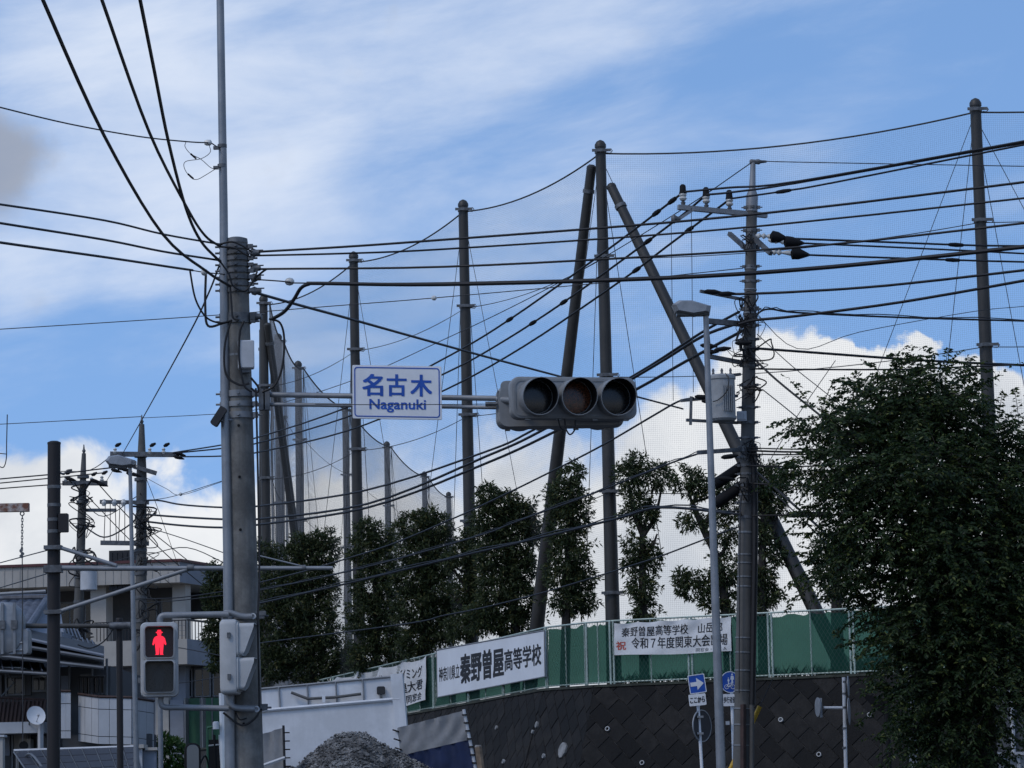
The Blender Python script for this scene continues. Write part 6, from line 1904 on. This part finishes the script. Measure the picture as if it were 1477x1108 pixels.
cable([(1166, 368), (1250, 371), (1400, 376), (1477, 378), (1560, 380)], 53.6, 58, .019, l8 + ', lowest of them', G8, sleeves=(1383,))
l9, G9 = 'communication cable running right from middle of transformer pole', 'communication cables right of transformer pole'
cable([(1046, 424), (1076, 424), (1150, 421), (1280, 412), (1477, 390), (1560, 379)], 53.7, 50, .024, l9 + ', topmost of them', G9)
cable([(1066, 468), (1090, 462), (1150, 456), (1300, 436), (1477, 405), (1560, 389)], 53.7, 50, .026, l9 + ', second from the top of them', G9)
cable([(1088, 462), (1096, 450), (1112, 446), (1150, 451), (1300, 458), (1477, 463), (1560, 465)], 53.7, 56, .018, l9 + ', third from the top of them', G9, wrap=.5)
cable([(1080, 502), (1150, 507), (1330, 520), (1477, 527), (1560, 531)], 53.7, 57, .024, l9 + ', fourth from the top of them', G9)
cable([(1080, 532), (1150, 533), (1300, 533), (1400, 529), (1477, 526), (1560, 523)], 53.7, 55, .016, l9 + ', lowest of them', G9)
cable([(1078, 438), (1150, 503), (1240, 479), (1400, 450), (1477, 442)], 54.2, 60, .007, 'thin slack wire crossing the thick cables right of transformer pole', None, name='thin_wire', m='wire', cat='wire')
l10, G10 = 'black cable entering big tree from lower transformer pole', 'cables between transformer pole and big tree'
for n_, (y0, y1, r_) in enumerate(((646, 648, .012), (650, 652, .018), (655, 655, .014), (672, 672, .014), (697, 702, .016))):
    cable([(1076, y0), (1140, (y0+y1)/2 + 1), (1210, y1), (1320, y1+2)], 53.8, 51.5, r_, l10 + ', ' + ('topmost', 'second from the top', 'third from the top', 'fourth from the top', 'lowest')[n_] + ' of them', G10)
cable([(1085, 744), (1137, 743), (1200, 742), (1300, 742)], 53.8, 52, .014, 'cable with thick black sheath entering the big tree', None)
MBs = thing('cable_sheath', 'thick black guard sheath on a cable beside the big tree', 'cable sheath', P(1137, 742.5, 53.3))
MB().lathe(P(1136, 742.5, 53.3), P(1210, 742, 52.6) - P(1136, 742.5, 53.3), [(0, .03), (.02, .05), (.9, .05)], 8).build('tube', 'black', MBs)
MB().lathe(P(1134, 742.5, 53.32), (1, 0, 0), [(0, .02), (.03, .035)], 8).build('collar', 'clamp', MBs)
l11, G11 = 'slanting guy line running down right from transformer pole into big tree', 'guy lines of transformer pole'
for pts, r_ in (([(1082, 512), (1120, 548), (1190, 605), (1240, 648)], .020), ([(1100, 562), (1140, 594), (1175, 624)], .010), ([(1092, 482), (1140, 526), (1190, 566), (1230, 600)], .008), ([(1090, 680), (1130, 715), (1175, 755), (1200, 778)], .022), ([(1092, 690), (1135, 728), (1180, 772), (1210, 800)], .012), ([(1120, 672), (1150, 692), (1180, 715)], .012)):
    cable(pts, 53.9, 51.5, r_, l11, G11, name='guy_line')
cable([(1205, 520), (1150, 600), (1110, 665)], 75, 76, .010, 'thin stay line slanting from ball net down to the trees', None, name='stay_wire', m='wire', cat='wire')
for x0, y0, x1, y1 in ((968, 322, 971, 578), (997, 300, 1000, 566)):
    cable([(x0, y0), ((x0+x1)/2, (y0+y1)/2), (x1, y1)], 53.5, 53.7, .006, 'thin vertical drop wire hanging left of the transformer', 'drop wires', name='drop_wire', m='wire', cat='wire', k=3)
l12, G12 = 'high voltage line running left from crossarms of the far poles', 'lines left of the far poles'
for n_, (pts, r_) in enumerate((([(-60, 697), (0, 691), (90, 683), (150, 676), (190, 672)], .022), ([(-60, 703), (0, 697), (92, 688), (150, 682)], .020), ([(-60, 712), (0, 705), (92, 698)], .020))):
    cable(pts, 97, 91.8 if n_ == 0 else 97, r_, l12 + (', topmost', ', middle one', ', lowest')[n_] + ' of them', G12)
for pts, r_ in (([(88, 680), (130, 678), (165, 654)], .014), ([(122, 760), (150, 775), (180, 762), (205, 740)], .024), ([(120, 800), (150, 812), (200, 800)], .012), ([(118, 720), (150, 745), (203, 712)], .014)):
    cable(pts, 97.8, 91.8, r_, 'slack black cable slung between the two far utility poles', 'slack cables between far poles')
for pts, r_ in (([(96, 690), (130, 720), (200, 790), (262, 830)], .016), ([(140, 696), (180, 740), (240, 800), (300, 850)], .018), ([(207, 758), (260, 800), (300, 832)], .016), ([(207, 680), (230, 740), (262, 830)], .010), ([(206, 800), (232, 830), (250, 846)], .012)):
    cable(pts, 97, 113, r_, 'service cable slanting down from the far poles to the concrete building', 'service cables to concrete building')
for n_, pts in enumerate(([(-40, 823), (0, 812), (68, 794)], [(-40, 860), (0, 848), (70, 827)])):
    cable(pts, 62, 48.0, .010, ('upper', 'lower')[n_] + ' thin cable tied to the dark brown pole from the left', 'cables tied to dark pole')
l13, G13 = 'slim cable dipping from the far grey pole towards the concrete signal pole', 'cables between far grey pole and concrete pole'
for pts, r_ in (([(208, 864), (260, 862), (330, 852)], .016), ([(208, 870), (260, 866), (330, 858)], .014), ([(212, 722), (250, 716), (320, 694)], .010), ([(212, 690), (240, 705), (262, 714), (320, 695)], .008), ([(215, 800), (270, 790), (330, 815)], .014), ([(215, 930), (262, 935), (330, 948)], .014), ([(215, 990), (262, 985), (330, 975)], .012)):
    cable(pts, 91.6, 86, r_, l13, G13)
ei = thing('bead_insulator', 'small bead insulator on wire left of the concrete pole', 'insulator', P(260, 713, 89))
MB().lathe(P(258, 713, 89), (1, 0, 0), [(0, .02), (.03, .05), (.07, .05), (.1, .02)], 10).build('body', 'porcelain', ei)
